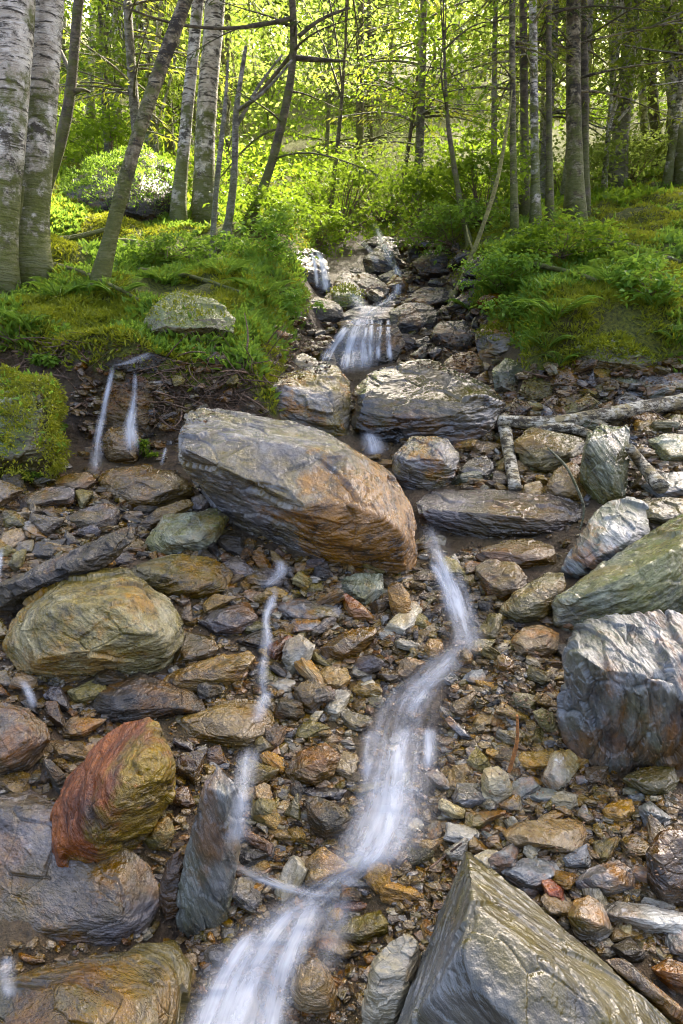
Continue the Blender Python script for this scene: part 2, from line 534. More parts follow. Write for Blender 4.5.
tg = g.mix(g.ramp(n2, [(.35, 0.), (.65, 1.)]), (.03, .042, .005), (.19, .20, .014))
tg = g.mix(g.ramp(n3, [(.5, 0.), (.7, .6)]), tg, (.07, .045, .02))
tf = g.math('ADD', g.attr('turf').outputs['Fac'], g.math('MULTIPLY', g.math('SUBTRACT', n1, .5), .8))
col = g.mix(g.ramp(tf, [(.40, 0.), (.58, 1.)]), soil, tg)
bp = g.n('Bump', {'Height': g.math('ADD', n2, n1), 'Distance': .06, 'Strength': 1.0}).outputs['Normal']
b = g.n('BsdfPrincipled', {'Base Color': col, 'Roughness': g.mapr(g.attr('turf').outputs['Fac'], 0, 1, .45, .9), 'Normal': bp})
ground = link('ground', me, g.done(b.outputs[0])); tag(ground, kind='structure')


_bvh = BVHTree.FromPolygons(GV.tolist(), GF.tolist())


def hit(u, v):
    d = ray(u, v); n = np.linalg.norm(d)
    loc, nor, idx, dist = _bvh.ray_cast(Vector(CAM), Vector(d / n), 400)
    return loc[1] if loc is not None else None
# ------------------------------------------------------------------ named rocks
rock('boulder', 'largest boulder, long wedge with grey layered top and orange lower end', 'boulder',
     [(174,434),(185,411),(200,408),(246,417),(318,427),(337,436),(353,449),(395,476),(414,507),(420,552),(414,571),(334,564),(296,550),(265,533),(233,512),(193,476),(176,453)],
     ridge=[(178,453,.10),(235,480,.02),(273,506,-.10),(300,497,-.06),(322,476,.05),(345,452,.2),(345,520,-.22),(395,535,-.15),(300,530,-.12)], strata=(-.1,-.62,.75), zone=((.95,-.25,-.42),-.16), amp=.8, cuts=6)
rock('boulder', 'flat-topped dark boulder with brown overhanging base, behind the largest boulder', 'slate',
     [(352,391),(370,372),(387,363),(410,361),(440,363),(472,376),(504,401),(500,416),(492,431),(457,447),(407,436),(372,438),(354,428)],
     ridge=[(364,403,.05),(402,412,-.05),(452,408,-.05),(493,400,.1)], strata=(0,-.3,1))
rock('boulder', 'grey-brown boulder wedged between the largest boulder and the small waterfall', 'slate',
     [(237,398),(262,382),(285,374),(325,366),(345,370),(352,390),(350,436),(320,430),(262,414)], strata=(.2,-.4,1))
rock('rock', 'small pale pointed rock touching the left edge of the small waterfall', 'pale',
     [(284,372),(290,358),(302,353),(317,358),(320,368),(315,378)])
rock('rock', 'blocky grey striped rock below the right end of the flat-topped boulder', 'slate',
     [(392,456),(412,436),(450,438),(460,456),(452,481),(417,491),(397,478)], ridge=[(403,460,.0),(440,458,-.05),(446,445,.2)])
rock('flat_rock', 'long dark wet slab lying across right of the largest boulder', 'violet',
     [(412,497),(440,490),(472,488),(530,492),(567,496),(583,506),(582,519),(557,534),(507,539),(462,527),(417,512)], strata=(.1,-.3,1))
rock('rock', 'upright angular olive rock with a pale flat top under the birch logs', 'green',
     [(587,436),(597,425),(630,425),(630,450),(629,470),(627,496),(602,506),(577,471)], ridge=[(590,440,.02),(618,462,-.12),(612,492,-.1)], strata=(.7,-.2,.5))
rock('rock', 'grey-olive rock under the small crossing log, left of the upright angular rock', 'olive',
     [(512,440),(527,430),(557,432),(587,438),(582,460),(547,475),(522,462)])
rock('rock', 'dark triangular rock leaning at the foot of the upright angular rock', 'brown',
     [(545,486),(556,468),(572,461),(584,470),(590,498),(566,502),(550,498)])
rock('boulder', 'smooth pale grey boulder with a rounded top, right of the long dark slab', 'slateblue',
     [(558,572),(572,545),(586,520),(606,502),(630,497),(648,505),(650,532),(640,556),(610,574),(577,580)], strata=(.4,-.3,.7))
rock('boulder', 'big green-tinged boulder lying above the tall blue-grey boulder', 'green',
     [(552,602),(582,577),(622,552),(662,527),(700,508),(740,505),(745,600),(700,624),(652,616),(612,607),(572,634),(555,624)], strata=(-.4,-.4,.7),
     ridge=[(578,600,0),(625,575,.0),(680,548,.1),(660,600,-.12)])
rock('boulder', 'tall blue-grey boulder with an upright striped left face and rusty stain', 'slateblue',
     [(562,652),(577,626),(602,607),(622,612),(642,613),(667,611),(700,632),(745,640),(745,760),(690,764),(642,768),(620,776),(577,748),(563,727)],
     ridge=[(570,655,.05),(600,668,-.08),(626,700,-.16),(630,764,-.04),(600,640,.2),(680,680,-.2),(700,740,-.15)], strata=(1,.1,.15), amp=1.25, dmul=.8)
rock('rock', 'rounded yellow-olive rock beside the dark gap, left of the big green-tinged boulder', 'olive',
     [(497,612),(510,596),(522,587),(547,572),(564,572),(566,585),(557,604),(542,620),(512,625)])
rock('rock', 'layered brown rock directly under the long dark slab', 'brown',
     [(470,552),(500,542),(532,538),(557,547),(558,562),(527,570),(482,562)])
rock('rock', 'brown block beside the chute of falling water, under the layered brown rock', 'brown',
     [(472,567),(487,559),(515,562),(528,575),(524,592),(505,603),(487,594)])
rock('rock', 'dark brown cracked rock left of the tall blue-grey boulder', 'brown',
     [(510,640),(523,627),(540,624),(560,633),(558,652),(540,660),(518,656)])
rock('boulder', 'huge foreground boulder with a grey face and wet olive right slope', 'fore',
     [(463,862),(482,874),(510,892),(542,914),(575,938),(612,968),(655,1008),(700,1060),(690,1130),(560,1160),(420,1140),(384,1090),(398,1026),(427,978),(448,910),(456,884)],
     ridge=[(472,898,.30),(500,922,.22),(545,960,.12),(600,1012,.05),(455,950,.10),(425,1030,0),(520,1060,-.22),(480,985,-.02),(585,1000,.1)], strata=(.35,-.6,.7), zone=((.72,.30,.55),-.12), amp=.55, dmul=1.0)
rock('boulder', 'red-brown boulder with a yellow-olive right half, lower on the slope', 'redhalf',
     [(45,822),(58,792),(78,765),(100,741),(125,722),(150,715),(170,733),(183,770),(176,792),(150,810),(130,832),(105,866),(76,888),(55,880),(50,852)],
     ridge=[(95,790,.02),(112,815,-.08),(140,770,.1),(100,855,-.05),(62,850,-.08)], strata=(.6,-.4,.6), zone=((.85,-.2,-.35),-.12))
rock('flat_rock', 'tall narrow standing slab of grey layered stone beside the lower stream', 'slateblue',
     [(205,772),(214,766),(226,765),(241,780),(243,808),(240,845),(236,872),(226,905),(214,929),(200,936),(173,932),(178,905),(185,878),(190,830)],
     ridge=[(210,790,.1),(232,800,.0),(205,880,-.12),(190,925,-.05),(222,860,-.1)], strata=(.93,.1,.3), dmul=.8, amp=1.2)
rock('flat_rock', 'broad flat wet slab with a shiny brown top, below the red-brown boulder', 'violet',
     [(-40,802),(0,798),(30,789),(48,800),(62,868),(110,872),(150,868),(162,898),(142,930),(112,957),(60,950),(0,952),(-40,955)], strata=(.05,-.35,1), dmul=1.6, ridge=[(0,920,.1),(60,925,.05),(120,915,.05),(30,850,.45),(-30,880,.25),(110,885,.4)], amp=.7, cuts=3)
rock('flat_rock', 'olive-streaked slab lying in the shallows at the lower left corner', 'olive',
     [(-40,990),(0,984),(60,965),(130,955),(175,940),(188,966),(182,1010),(170,1075),(60,1090),(-40,1085)], strata=(-.3,-.5,.9))
rock('rock', 'brown squared rock above the broad flat wet slab, cut by the frame', 'brown',
     [(-30,702),(0,699),(22,705),(46,722),(50,740),(30,766),(0,778),(-30,778)])
rock('boulder', 'large rounded boulder with swirling olive layers on the left slope', 'olive',
     [(2,650),(12,622),(28,602),(60,579),(95,571),(126,568),(166,598),(186,633),(176,661),(136,674),(92,672),(50,682),(12,678)],
     ridge=[(50,610,.12),(110,605,.1),(150,630,0),(90,650,-.12),(40,660,-.12),(140,600,.25),(160,625,.12),(28,630,.1)], strata=(.15,-.55,1), amp=1.2, cuts=2)
rock('rock', 'olive layered rock resting against the back of the swirling olive boulder', 'olive',
     [(120,572),(143,560),(170,553),(215,558),(234,571),(226,590),(200,600),(165,599)])
rock('flat_rock', 'long dark ridged slab slanting down behind the swirling olive boulder', 'dark',
     [(-20,592),(20,572),(70,550),(104,535),(130,526),(137,540),(116,560),(62,582),(12,610),(-20,616)], strata=(.45,-.3,.85), amp=1.3)
rock('rock', 'grey-green rock with a mossy streak, left of the largest boulder', 'green',
     [(144,541),(164,515),(200,510),(226,508),(231,520),(211,549),(156,557)], strata=(.3,-.5,.8))
rock('flat_rock', 'tan layered slab under the left pair of thin waterfalls', 'ochre',
     [(96,475),(124,466),(166,466),(190,480),(196,492),(150,509),(124,506),(105,490)], strata=(0,-.25,1), amp=1.2)
rock('flat_rock', 'narrow brown slab tucked under the tan layered slab', 'brown',
     [(138,524),(158,508),(190,497),(194,505),(172,518),(144,531)])
rock('flat_rock', 'violet wet slab beside the mossy boulder on the left', 'violet',
     [(14,501),(30,492),(48,487),(76,486),(72,500),(46,509),(20,511)])
rock('rock', 'violet-grey wedge with a moss patch, above the long dark ridged slab', 'violet',
     [(60,520),(84,508),(108,502),(122,512),(116,526),(88,534)])
rock('rock', 'brown stone beneath the thread of water at the mossy boulder foot', 'brown',
     [(52,484),(66,474),(88,470),(96,480),(86,490),(66,492)])
rock('flat_rock', 'dark low slab in front of the swirling olive boulder', 'dark',
     [(88,693),(116,684),(140,672),(160,686),(200,696),(206,712),(160,719),(115,724),(95,712)])
rock('flat_rock', 'tilted tan slab pointing right, above the wet brown overhanging slab', 'ochre',
     [(160,680),(182,668),(210,658),(250,650),(258,660),(236,680),(200,693),(165,696)], strata=(.25,-.2,1))
rock('flat_rock', 'wet brown overhanging slab with water spilling over its right end', 'ochre',
     [(171,726),(195,710),(225,701),(268,699),(275,712),(268,734),(250,750),(212,750),(180,738)], strata=(.05,-.3,1), amp=1.1)
rock('rock', 'shiny violet-grey rock above the tilted tan slab', 'violet',
     [(196,622),(214,610),(250,601),(258,617),(240,633),(215,636)])
rock('rock', 'small wet faceted rock left of the tilted tan slab', 'violet',
     [(171,653),(188,632),(214,636),(220,650),(204,663),(176,666)])
rock('flat_rock', 'flat wet slab with water film above the diagonal tan block', 'slate',
     [(271,604),(300,597),(340,603),(343,618),(315,624),(280,621)])
rock('rock', 'pale triangular rock standing beside the thin left stream', 'pale',
     [(281,658),(285,640),(300,634),(316,645),(308,664),(289,676)])
rock('rock', 'little grey block on the flat wet slab', 'slate',
     [(289,624),(294,618),(318,616),(324,626),(316,633),(292,634)])
rock('flat_rock', 'diagonal tan block lying in the centre of the rubble', 'ochre',
     [(320,648),(342,632),(375,624),(378,634),(358,652),(340,663),(323,660)], strata=(.4,-.2,.9))
rock('rock', 'dark green striped rock at the foot of the largest boulder', 'green',
     [(335,582),(355,573),(384,573),(386,592),(368,607),(347,600)], strata=(-.5,-.3,.7))
rock('rock', 'upright orange rock at the foot of the largest boulder', 'orange',
     [(387,586),(392,581),(401,583),(412,598),(411,616),(400,624),(391,608)])
rock('stone', 'squat orange stone at the stream edge below the upright orange rock', 'orange',
     [(423,646),(430,638),(442,639),(445,652),(438,661),(428,658)], cat='stone')
rock('rock', 'rusty triangular stone between green striped rock and diagonal tan block', 'rust',
     [(340,594),(350,594),(368,608),(376,620),(354,622),(345,610)])
rock('rock', 'tan cubic rock below the diagonal tan block', 'ochre',
     [(318,672),(326,666),(348,668),(352,678),(344,690),(322,690)])
rock('rock', 'brown-grey kite-shaped rock in the middle of the left rubble', 'brown',
     [(293,692),(302,682),(316,677),(325,694),(316,718),(302,716)])
rock('rock', 'glossy knobbly brown rock above the dark wet block', 'brown',
     [(285,770),(300,750),(325,742),(342,755),(334,776),(310,789),(289,786)], amp=1.3)
rock('rock', 'dark wet block with flat top beside the lower cascade', 'dark',
     [(305,795),(320,797),(340,806),(356,818),(350,834),(325,843),(308,824)])
rock('flat_rock', 'low tan slab at the foot of the tall blue-grey boulder', 'ochre',
     [(512,758),(530,750),(557,748),(598,752),(600,766),(560,772),(520,770)])
rock('rock', 'olive rock under the overhang of the tall blue-grey boulder', 'olive',
     [(620,778),(640,768),(672,764),(679,780),(672,796),(645,796)])
rock('rock', 'pale grey upright rock by the curved orange twig', 'pale',
     [(480,776),(484,768),(498,765),(511,776),(514,791),(500,808),(484,800)])
rock('rock', 'broad pale ochre rock in the centre of the right rubble', 'ochre',
     [(497,832),(517,822),(545,823),(587,817),(589,833),(577,857),(545,851),(515,848)], level=6)
rock('stone', 'cream yellow quartz stone at the tip of the huge foreground boulder', 'cream',
     [(472,857),(487,849),(503,853),(498,872),(485,872)], cat='stone')
rock('rock', 'blue-grey splintered slate behind the huge foreground boulder', 'slateblue',
     [(500,872),(525,857),(555,862),(564,876),(545,892),(520,888)], strata=(-.3,-.2,1))
rock('rock', 'slate rock with an ochre end, right of the small red stone', 'slate',
     [(571,882),(585,871),(603,868),(617,858),(634,868),(636,888),(612,898),(578,892)], strata=(.1,-.3,1))
rock('stone', 'small red stone beside the huge foreground boulder', 'rust',
     [(541,881),(550,878),(564,888),(564,904),(548,900)], cat='stone')
rock('rock', 'dark grey egg-shaped rock right of the huge foreground boulder', 'slate',
     [(567,914),(574,900),(588,895),(604,905),(613,930),(600,946),(577,938)])
rock('flat_rock', 'pale long slab on the right edge, above the diagonal brown slab', 'pale',
     [(598,904),(615,901),(645,904),(700,916),(700,940),(640,928),(606,918)], strata=(0,-.2,1))
rock('flat_rock', 'diagonal brown slab right of the huge foreground boulder', 'brown',
     [(601,960),(622,957),(662,992),(690,1014),(690,1030),(672,1022),(642,994)], strata=(-.6,-.3,.8))
rock('rock', 'small dark rock between the egg-shaped rock and the pale long slab', 'dark',
     [(611,946),(630,937),(646,950),(644,964),(622,960)])
rock('flat_rock', 'dark brown slab under the pale long slab at the frame edge', 'brown',
     [(650,968),(668,958),(705,972),(705,1000),(672,990)])
rock('rock', 'tall brown layered rock at the right edge beside the rubble', 'brown',
     [(646,850),(660,831),(700,826),(705,906),(664,906),(650,880)])
rock('rock', 'flat orange rock in the right rubble', 'orange',
     [(601,808),(612,800),(632,799),(638,811),(623,824),(606,820)])
rock('rock', 'grey slate flake leaning on the flat orange rock', 'slateblue',
     [(637,806),(650,800),(672,818),(662,830),(644,824)])
rock('rock', 'silver-veined wet rock left of the huge foreground boulder', 'pale',
     [(362,1000),(372,962),(390,940),(408,932),(424,938),(416,980),(400,1024),(396,1050),(362,1040)], amp=1.3)
rock('rock', 'long dark red stone lying in the lower stream', 'rust',
     [(326,904),(345,898),(385,897),(399,902),(396,910),(365,913),(335,914)], level=5)
rock('rock', 'olive stone in the water beside the silver-veined wet rock', 'olive',
     [(337,934),(348,920),(380,910),(394,920),(390,935),(365,945),(345,944)])
rock('rock', 'pale orange rock half covered by the lower stream', 'ochre',
     [(290,985),(300,962),(318,954),(335,980),(338,1012),(315,1018),(296,1008)])
rock('rock', 'small olive rock between red-brown boulder and standing slab', 'olive',
     [(143,838),(152,824),(168,814),(176,832),(166,852),(148,852)])
rock('rock', 'dark brown splinter leaning on the left side of the standing slab', 'dark',
     [(158,895),(166,862),(178,845),(186,870),(178,915),(166,922)])
# upper stream
rock('boulder', 'mossy brown boulder on the left bank above the bare soil', 'mossy',
     [(144,322),(150,306),(170,294),(186,290),(214,298),(237,318),(234,333),(195,338),(165,338),(146,334)], strata=(0,-.2,1))
rock('stone', 'orange stone under the mossy brown boulder', 'orange',
     [(176,353),(186,346),(206,346),(218,355),(212,366),(182,365)], cat='stone')
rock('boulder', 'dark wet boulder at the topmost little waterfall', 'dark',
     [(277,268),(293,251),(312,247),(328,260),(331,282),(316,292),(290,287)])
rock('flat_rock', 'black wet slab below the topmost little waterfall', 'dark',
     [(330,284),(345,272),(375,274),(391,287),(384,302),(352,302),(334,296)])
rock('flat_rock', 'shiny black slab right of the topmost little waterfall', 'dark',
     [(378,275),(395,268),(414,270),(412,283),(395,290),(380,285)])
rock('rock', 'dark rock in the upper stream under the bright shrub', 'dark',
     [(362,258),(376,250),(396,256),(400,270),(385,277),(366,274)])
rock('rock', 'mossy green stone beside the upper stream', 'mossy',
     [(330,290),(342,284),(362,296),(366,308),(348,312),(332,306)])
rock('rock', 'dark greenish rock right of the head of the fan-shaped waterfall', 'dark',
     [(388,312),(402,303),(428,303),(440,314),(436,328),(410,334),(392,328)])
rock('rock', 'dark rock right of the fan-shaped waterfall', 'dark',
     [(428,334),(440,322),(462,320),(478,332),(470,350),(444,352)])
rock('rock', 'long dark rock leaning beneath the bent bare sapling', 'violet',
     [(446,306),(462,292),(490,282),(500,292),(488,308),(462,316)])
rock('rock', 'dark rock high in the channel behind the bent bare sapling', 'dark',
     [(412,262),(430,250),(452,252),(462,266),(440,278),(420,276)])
rock('rock', 'slab on the right shoulder of the fan-shaped waterfall', 'brown',
     [(440,368),(452,354),(476,350),(486,366),(470,378),(450,380)])
rock('boulder', 'jutting boulder under the overhanging moss of the right bank', 'slate',
     [(474,332),(500,318),(532,325),(552,338),(546,352),(508,358),(482,359)])
rock('rock', 'tall dark block below the jutting boulder', 'green',
     [(491,368),(506,357),(525,362),(520,394),(510,396),(495,388)])
rock('rock', 'squared yellow-green block right of the tall dark block', 'olive',
     [(518,392),(526,376),(554,380),(555,400),(530,405)])
rock('boulder', 'broad grey boulder at the foot of the right bank by the log', 'slate',
     [(630,388),(642,376),(664,372),(705,374),(705,394),(652,396)])
rock('boulder', 'dark mossy boulder under the fern bank', 'mossy',
     [(568,350),(588,340),(605,337),(642,348),(662,360),(650,370),(610,369),(580,364)])
rock('rock', 'grey-green block at the right edge below the birch logs', 'green',
     [(648,440),(666,432),(705,436),(705,460),(664,464)])
rock('rock', 'flat pale slab at the right edge above the big green-tinged boulder', 'slateblue',
     [(640,486),(660,474),(705,470),(705,492),(660,500)])
rock('rock', 'olive cobble under the cut end of the birch log', 'olive',
     [(632,502),(650,496),(700,500),(705,520),(660,526),(640,518)])
rock('rock', 'small grey rock left of the vertical birch log', 'slate',
     [(458,470),(470,458),(486,456),(496,466),(490,480),(468,482)])
rock('rock', 'brown rock right of the vertical birch log', 'ochre',
     [(520,498),(524,484),(540,480),(546,492),(540,502)])
rock('rock', 'flat tan rock under the left pair of thin waterfalls', 'ochre',
     [(98,445),(108,428),(132,426),(142,440),(136,460),(112,464)])
rock('boulder', 'half-buried dark boulder on the mossy hillside behind the birches', 'dark',
     [(60,200),(80,172),(110,158),(150,150),(172,166),(178,205),(150,225),(80,225)])
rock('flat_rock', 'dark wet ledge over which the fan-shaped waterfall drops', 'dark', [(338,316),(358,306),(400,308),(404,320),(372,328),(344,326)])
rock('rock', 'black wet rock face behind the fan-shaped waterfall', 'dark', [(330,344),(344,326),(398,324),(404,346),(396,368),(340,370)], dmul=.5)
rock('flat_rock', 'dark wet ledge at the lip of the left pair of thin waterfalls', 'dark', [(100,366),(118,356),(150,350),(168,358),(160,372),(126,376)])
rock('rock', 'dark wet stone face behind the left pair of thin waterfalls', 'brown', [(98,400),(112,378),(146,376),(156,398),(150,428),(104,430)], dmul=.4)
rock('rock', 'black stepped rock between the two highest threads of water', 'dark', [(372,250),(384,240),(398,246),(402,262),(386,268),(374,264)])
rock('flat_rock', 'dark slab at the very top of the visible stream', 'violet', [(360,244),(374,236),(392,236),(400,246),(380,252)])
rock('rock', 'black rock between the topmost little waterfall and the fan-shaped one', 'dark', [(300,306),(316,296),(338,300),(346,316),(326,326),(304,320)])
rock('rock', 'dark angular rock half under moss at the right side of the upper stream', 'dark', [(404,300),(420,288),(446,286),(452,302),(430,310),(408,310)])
mossrock = rock('boulder', 'round boulder wrapped in thick green moss at the left edge', 'mossy',
     [(-40,396),(-8,378),(18,376),(36,388),(48,386),(56,406),(52,432),(54,450),(30,474),(-40,476)], amp=1.6, strata=(0,0,1))
# ------------------------------------------------------------------ stones (individual) and gravel (stuff)
polys = [(h[0], h[2]) for h in HEROES]


def inside(o, u, v):
    x, y = o[:, 0], o[:, 1]; x2, y2 = np.roll(x, -1), np.roll(y, -1)
    c = ((y > v) != (y2 > v)) & (u < (x2 - x) * (v - y) / (y2 - y + 1e-9) + x)
    return c.sum() % 2 == 1


_UU, _VV = np.meshgrid(np.arange(-40, 740) + .5, np.arange(180, 1100) + .5)
_MASK = {}


def _raster(M, q):
    i0, i1 = int(max(q[:, 0].min() + 40, 0)), int(min(q[:, 0].max() + 41, 780)); j0, j1 = int(max(q[:, 1].min() - 180, 0)), int(min(q[:, 1].max() - 179, 920))
    if i1 <= i0 or j1 <= j0: return
    U, W = _UU[j0:j1, i0:i1], _VV[j0:j1, i0:i1]; ins = np.zeros(U.shape, bool)
    for k in range(len(q)):
        (x1, y1), (x2, y2) = q[k], q[(k + 1) % len(q)]
        ins ^= ((y1 > W) != (y2 > W)) & (U < (x2 - x1) * (W - y1) / (y2 - y1 + 1e-9) + x1)
    M[j0:j1, i0:i1] |= ins


def covered(u, v, grow=1.0):
    """is this spot already taken by one of the big rocks?"""
    if grow not in _MASK: _MASK[grow] = [np.zeros(_UU.shape, bool), 0]
    m = _MASK[grow]
    while m[1] < len(polys):
        o = polys[m[1]][0]; c = o.mean(0); _raster(m[0], c + (o - c) * grow); m[1] += 1
    i, j = int(u + 40), int(v - 180)
    return 0 <= i < 780 and 0 <= j < 920 and bool(m[0][j, i])


PROTO = []
for k in range(12):
    n = rnd.randint(6, 9)
    a = np.sort(rng.uniform(0, 2 * math.pi, n))
    rad = rng.uniform(.75, 1.1, n); th = rng.uniform(.20, .42)
    el = rng.uniform(.6, 1.0)
    pts = []
    for i in range(n):
        x, y = math.cos(a[i]) * rad[i], math.sin(a[i]) * rad[i] * el
        pts += [(x, y, rng.uniform(-.2, .2) * th), (x * .82, y * .82, th * rng.uniform(.6, 1.1)), (x * .8, y * .8, -th * rng.uniform(.5, 1))]
    V, Fc = hull_shape(np.array(pts) * .1, 5, 90, 9, k)
    V, rc = rockify(V, Fc, .14, (rng.uniform(-.2, .2), rng.uniform(-.2, .2), 1), 300 + k, 1.1)
    PROTO.append((V, Fc, rc))
PM = {}


def proto(k, mat):
    if (k, mat) not in PM:
        V, Fc, rc = PROTO[k]
        m = mesh_np('stone', V, [Fc]); attr(m, 'rc', rc * 1.0, 'FLOAT_VECTOR'); m.materials.append(ROCK[mat]); PM[(k, mat)] = m
    return PM[(k, mat)]


MWORD = {'slate': 'grey slate', 'ochre': 'tan', 'brown': 'dark brown', 'olive': 'olive', 'orange': 'orange', 'pale': 'pale grey', 'violet': 'glossy violet-grey', 'dark': 'black wet', 'slateblue': 'blue-grey', 'rust': 'rusty red', 'cream': 'cream yellow', 'green': 'grey-green'}
ZONES = [
    ('rubble between the thin left stream and the main cascade', [(262, 600), (400, 590), (440, 640), (400, 690), (360, 720), (340, 800), (300, 850), (250, 800), (270, 700)], 59, (14, 48),
     ['ochre', 'ochre', 'ochre', 'brown', 'slate', 'olive', 'orange', 'pale', 'pale', 'violet', 'dark', 'rust']),
    ('rubble between the main cascade and the tall blue-grey boulder', [(455, 655), (500, 620), (560, 650), (565, 740), (610, 775), (520, 775), (440, 800), (440, 740)], 36, (14, 43),
     ['ochre', 'brown', 'slate', 'slateblue', 'olive', 'pale', 'orange', 'dark']),
    ('stony patch above the huge foreground boulder', [(440, 780), (520, 772), (640, 780), (683, 800), (683, 960), (600, 950), (560, 920), (470, 850), (430, 850)], 40, (16, 53),
     ['ochre', 'ochre', 'slate', 'slateblue', 'pale', 'pale', 'brown', 'orange', 'olive', 'cream']),
    ('slope below the left pair of waterfalls', [(0, 480), (100, 470), (200, 500), (260, 560), (240, 620), (140, 560), (60, 560), (0, 580)], 22, (14, 41),
     ['brown', 'dark', 'olive', 'violet', 'ochre']),
    ('gaps among the big rocks of the lower left slope', [(0, 560), (110, 555), (285, 560), (265, 690), (280, 760), (270, 860), (180, 860), (140, 940), (0, 960)], 12, (16, 48),
     ['brown', 'dark', 'olive', 'ochre']),
    ('bed of the lower stream', [(250, 800), (420, 780), (440, 880), (400, 960), (340, 1024), (190, 1024), (180, 960), (230, 880)], 25, (18, 61),
     ['ochre', 'brown', 'pale', 'slate', 'orange', 'olive']),
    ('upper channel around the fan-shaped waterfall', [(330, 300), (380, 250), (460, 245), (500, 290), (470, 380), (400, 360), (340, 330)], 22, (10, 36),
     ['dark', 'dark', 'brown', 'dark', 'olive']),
    ('ground around the fallen birch logs', [(455, 400), (560, 390), (690, 390), (690, 500), (580, 500), (460, 500)], 30, (12, 41),
     ['brown', 'slate', 'olive', 'ochre', 'green', 'slateblue']),
    ('hollow at the foot of the largest boulder', [(200, 535), (260, 548), (330, 566), (430, 572), (440, 600), (380, 612), (250, 605), (190, 570)], 19, (14, 36),
     ['brown', 'dark', 'olive', 'ochre', 'violet']),
    ('edge of the falling chute under the long dark slab', [(412, 535), (436, 580), (450, 640), (420, 640), (405, 580), (480, 545), (500, 640), (480, 650), (470, 600)], 16, (12, 30),
     ['brown', 'dark', 'ochre', 'olive', 'violet']),
    ('soil foot of the right bank', [(470, 360), (560, 370), (690, 360), (690, 400), (540, 420), (470, 400)], 16, (12, 32),
     ['brown', 'olive', 'green', 'slate']),
    ('bare soil of the left bank', [(70, 370), (140, 345), (260, 350), (240, 395), (180, 420), (160, 450), (80, 440)], 14, (9, 22), ['brown', 'dark', 'olive']),
    ('bank edge left of the fan-shaped waterfall', [(270, 330), (330, 300), (345, 330), (320, 368), (270, 372)], 12, (12, 30), ['brown', 'dark', 'olive']),
    ('whole bed', [(0, 470), (250, 400), (480, 350), (683, 370), (683, 1024), (0, 1024)], 0, (10, 20), ['brown']),
    ('hollow left of the huge foreground boulder', [(400, 880), (460, 855), (440, 940), (390, 1010), (400, 930)], 5, (14, 26), ['brown', 'ochre', 'slate']),
]
# mid-sized slabs that pack the gaps between the named rocks
SLABS = []


def pack(zn, poly, num, s0, s1, mats):
    poly = np.array(poly, float); made = 0; tries = 0
    while made < num and tries < 1500:
        tries += 1
        u = rng.uniform(poly[:, 0].min(), poly[:, 0].max()); v = rng.uniform(poly[:, 1].min(), poly[:, 1].max())
        if not inside(poly, u, v): continue
        w = rng.uniform(s0, s1) * (.75 if tries > 700 else 1); asp = rng.uniform(.36, .7); an = rng.normal(-.05, .35); n = rng.integers(6, 9)
        a = np.sort(rng.uniform(0, 6.28, n) * .35 + np.linspace(0, 6.28, n, endpoint=False) * .65); r = rng.uniform(.8, 1.1, n)
        x, y = np.cos(a) * r * w / 2, np.sin(a) * r * w / 2 * asp
        o = np.stack([u + x * math.cos(an) - y * math.sin(an), v + x * math.sin(an) + y * math.cos(an)], 1)
        q = np.concatenate([o, (o + [u, v]) / 2, [[u, v]]])
        if sum(covered(a_, b_) for a_, b_ in q) > len(q) * .22: continue
        m = mats[rng.integers(len(mats))]
        rock('flat_rock', f'flat {MWORD[m]} slab in the {zn}', m, o, cat='stone slab', group=f'flat {MWORD[m]} slabs in the {zn}', amp=1.1, cuts=8)
        polys.append((o, 0)); made += 1


STONES = []
MX = ['brown', 'slate', 'ochre', 'olive', 'violet']
for zi_, k_, a_, b_, m_ in ((0, 24, 24, 52, ['ochre', 'brown', 'slate', 'pale', 'violet', 'olive']), (1, 20, 24, 50, ['ochre', 'brown', 'slate', 'olive', 'slateblue']), (2, 22, 26, 60, ['ochre', 'slate', 'pale', 'slateblue', 'brown']),
                            (3, 22, 28, 60, ['brown', 'dark', 'violet', 'olive', 'slate']), (4, 30, 26, 66, ['brown', 'dark', 'olive', 'violet']), (5, 12, 28, 60, ['ochre', 'brown', 'olive', 'slate']), (6, 18, 16, 36, ['dark', 'dark', 'brown', 'dark']),
                            (7, 18, 22, 50, MX), (8, 12, 22, 44, ['brown', 'dark', 'olive', 'violet']), (9, 8, 18, 36, MX), (10, 14, 24, 50, ['brown', 'olive', 'green', 'slate'])):
    pack(ZONES[zi_][0], ZONES[zi_][1], k_, a_, b_, m_)
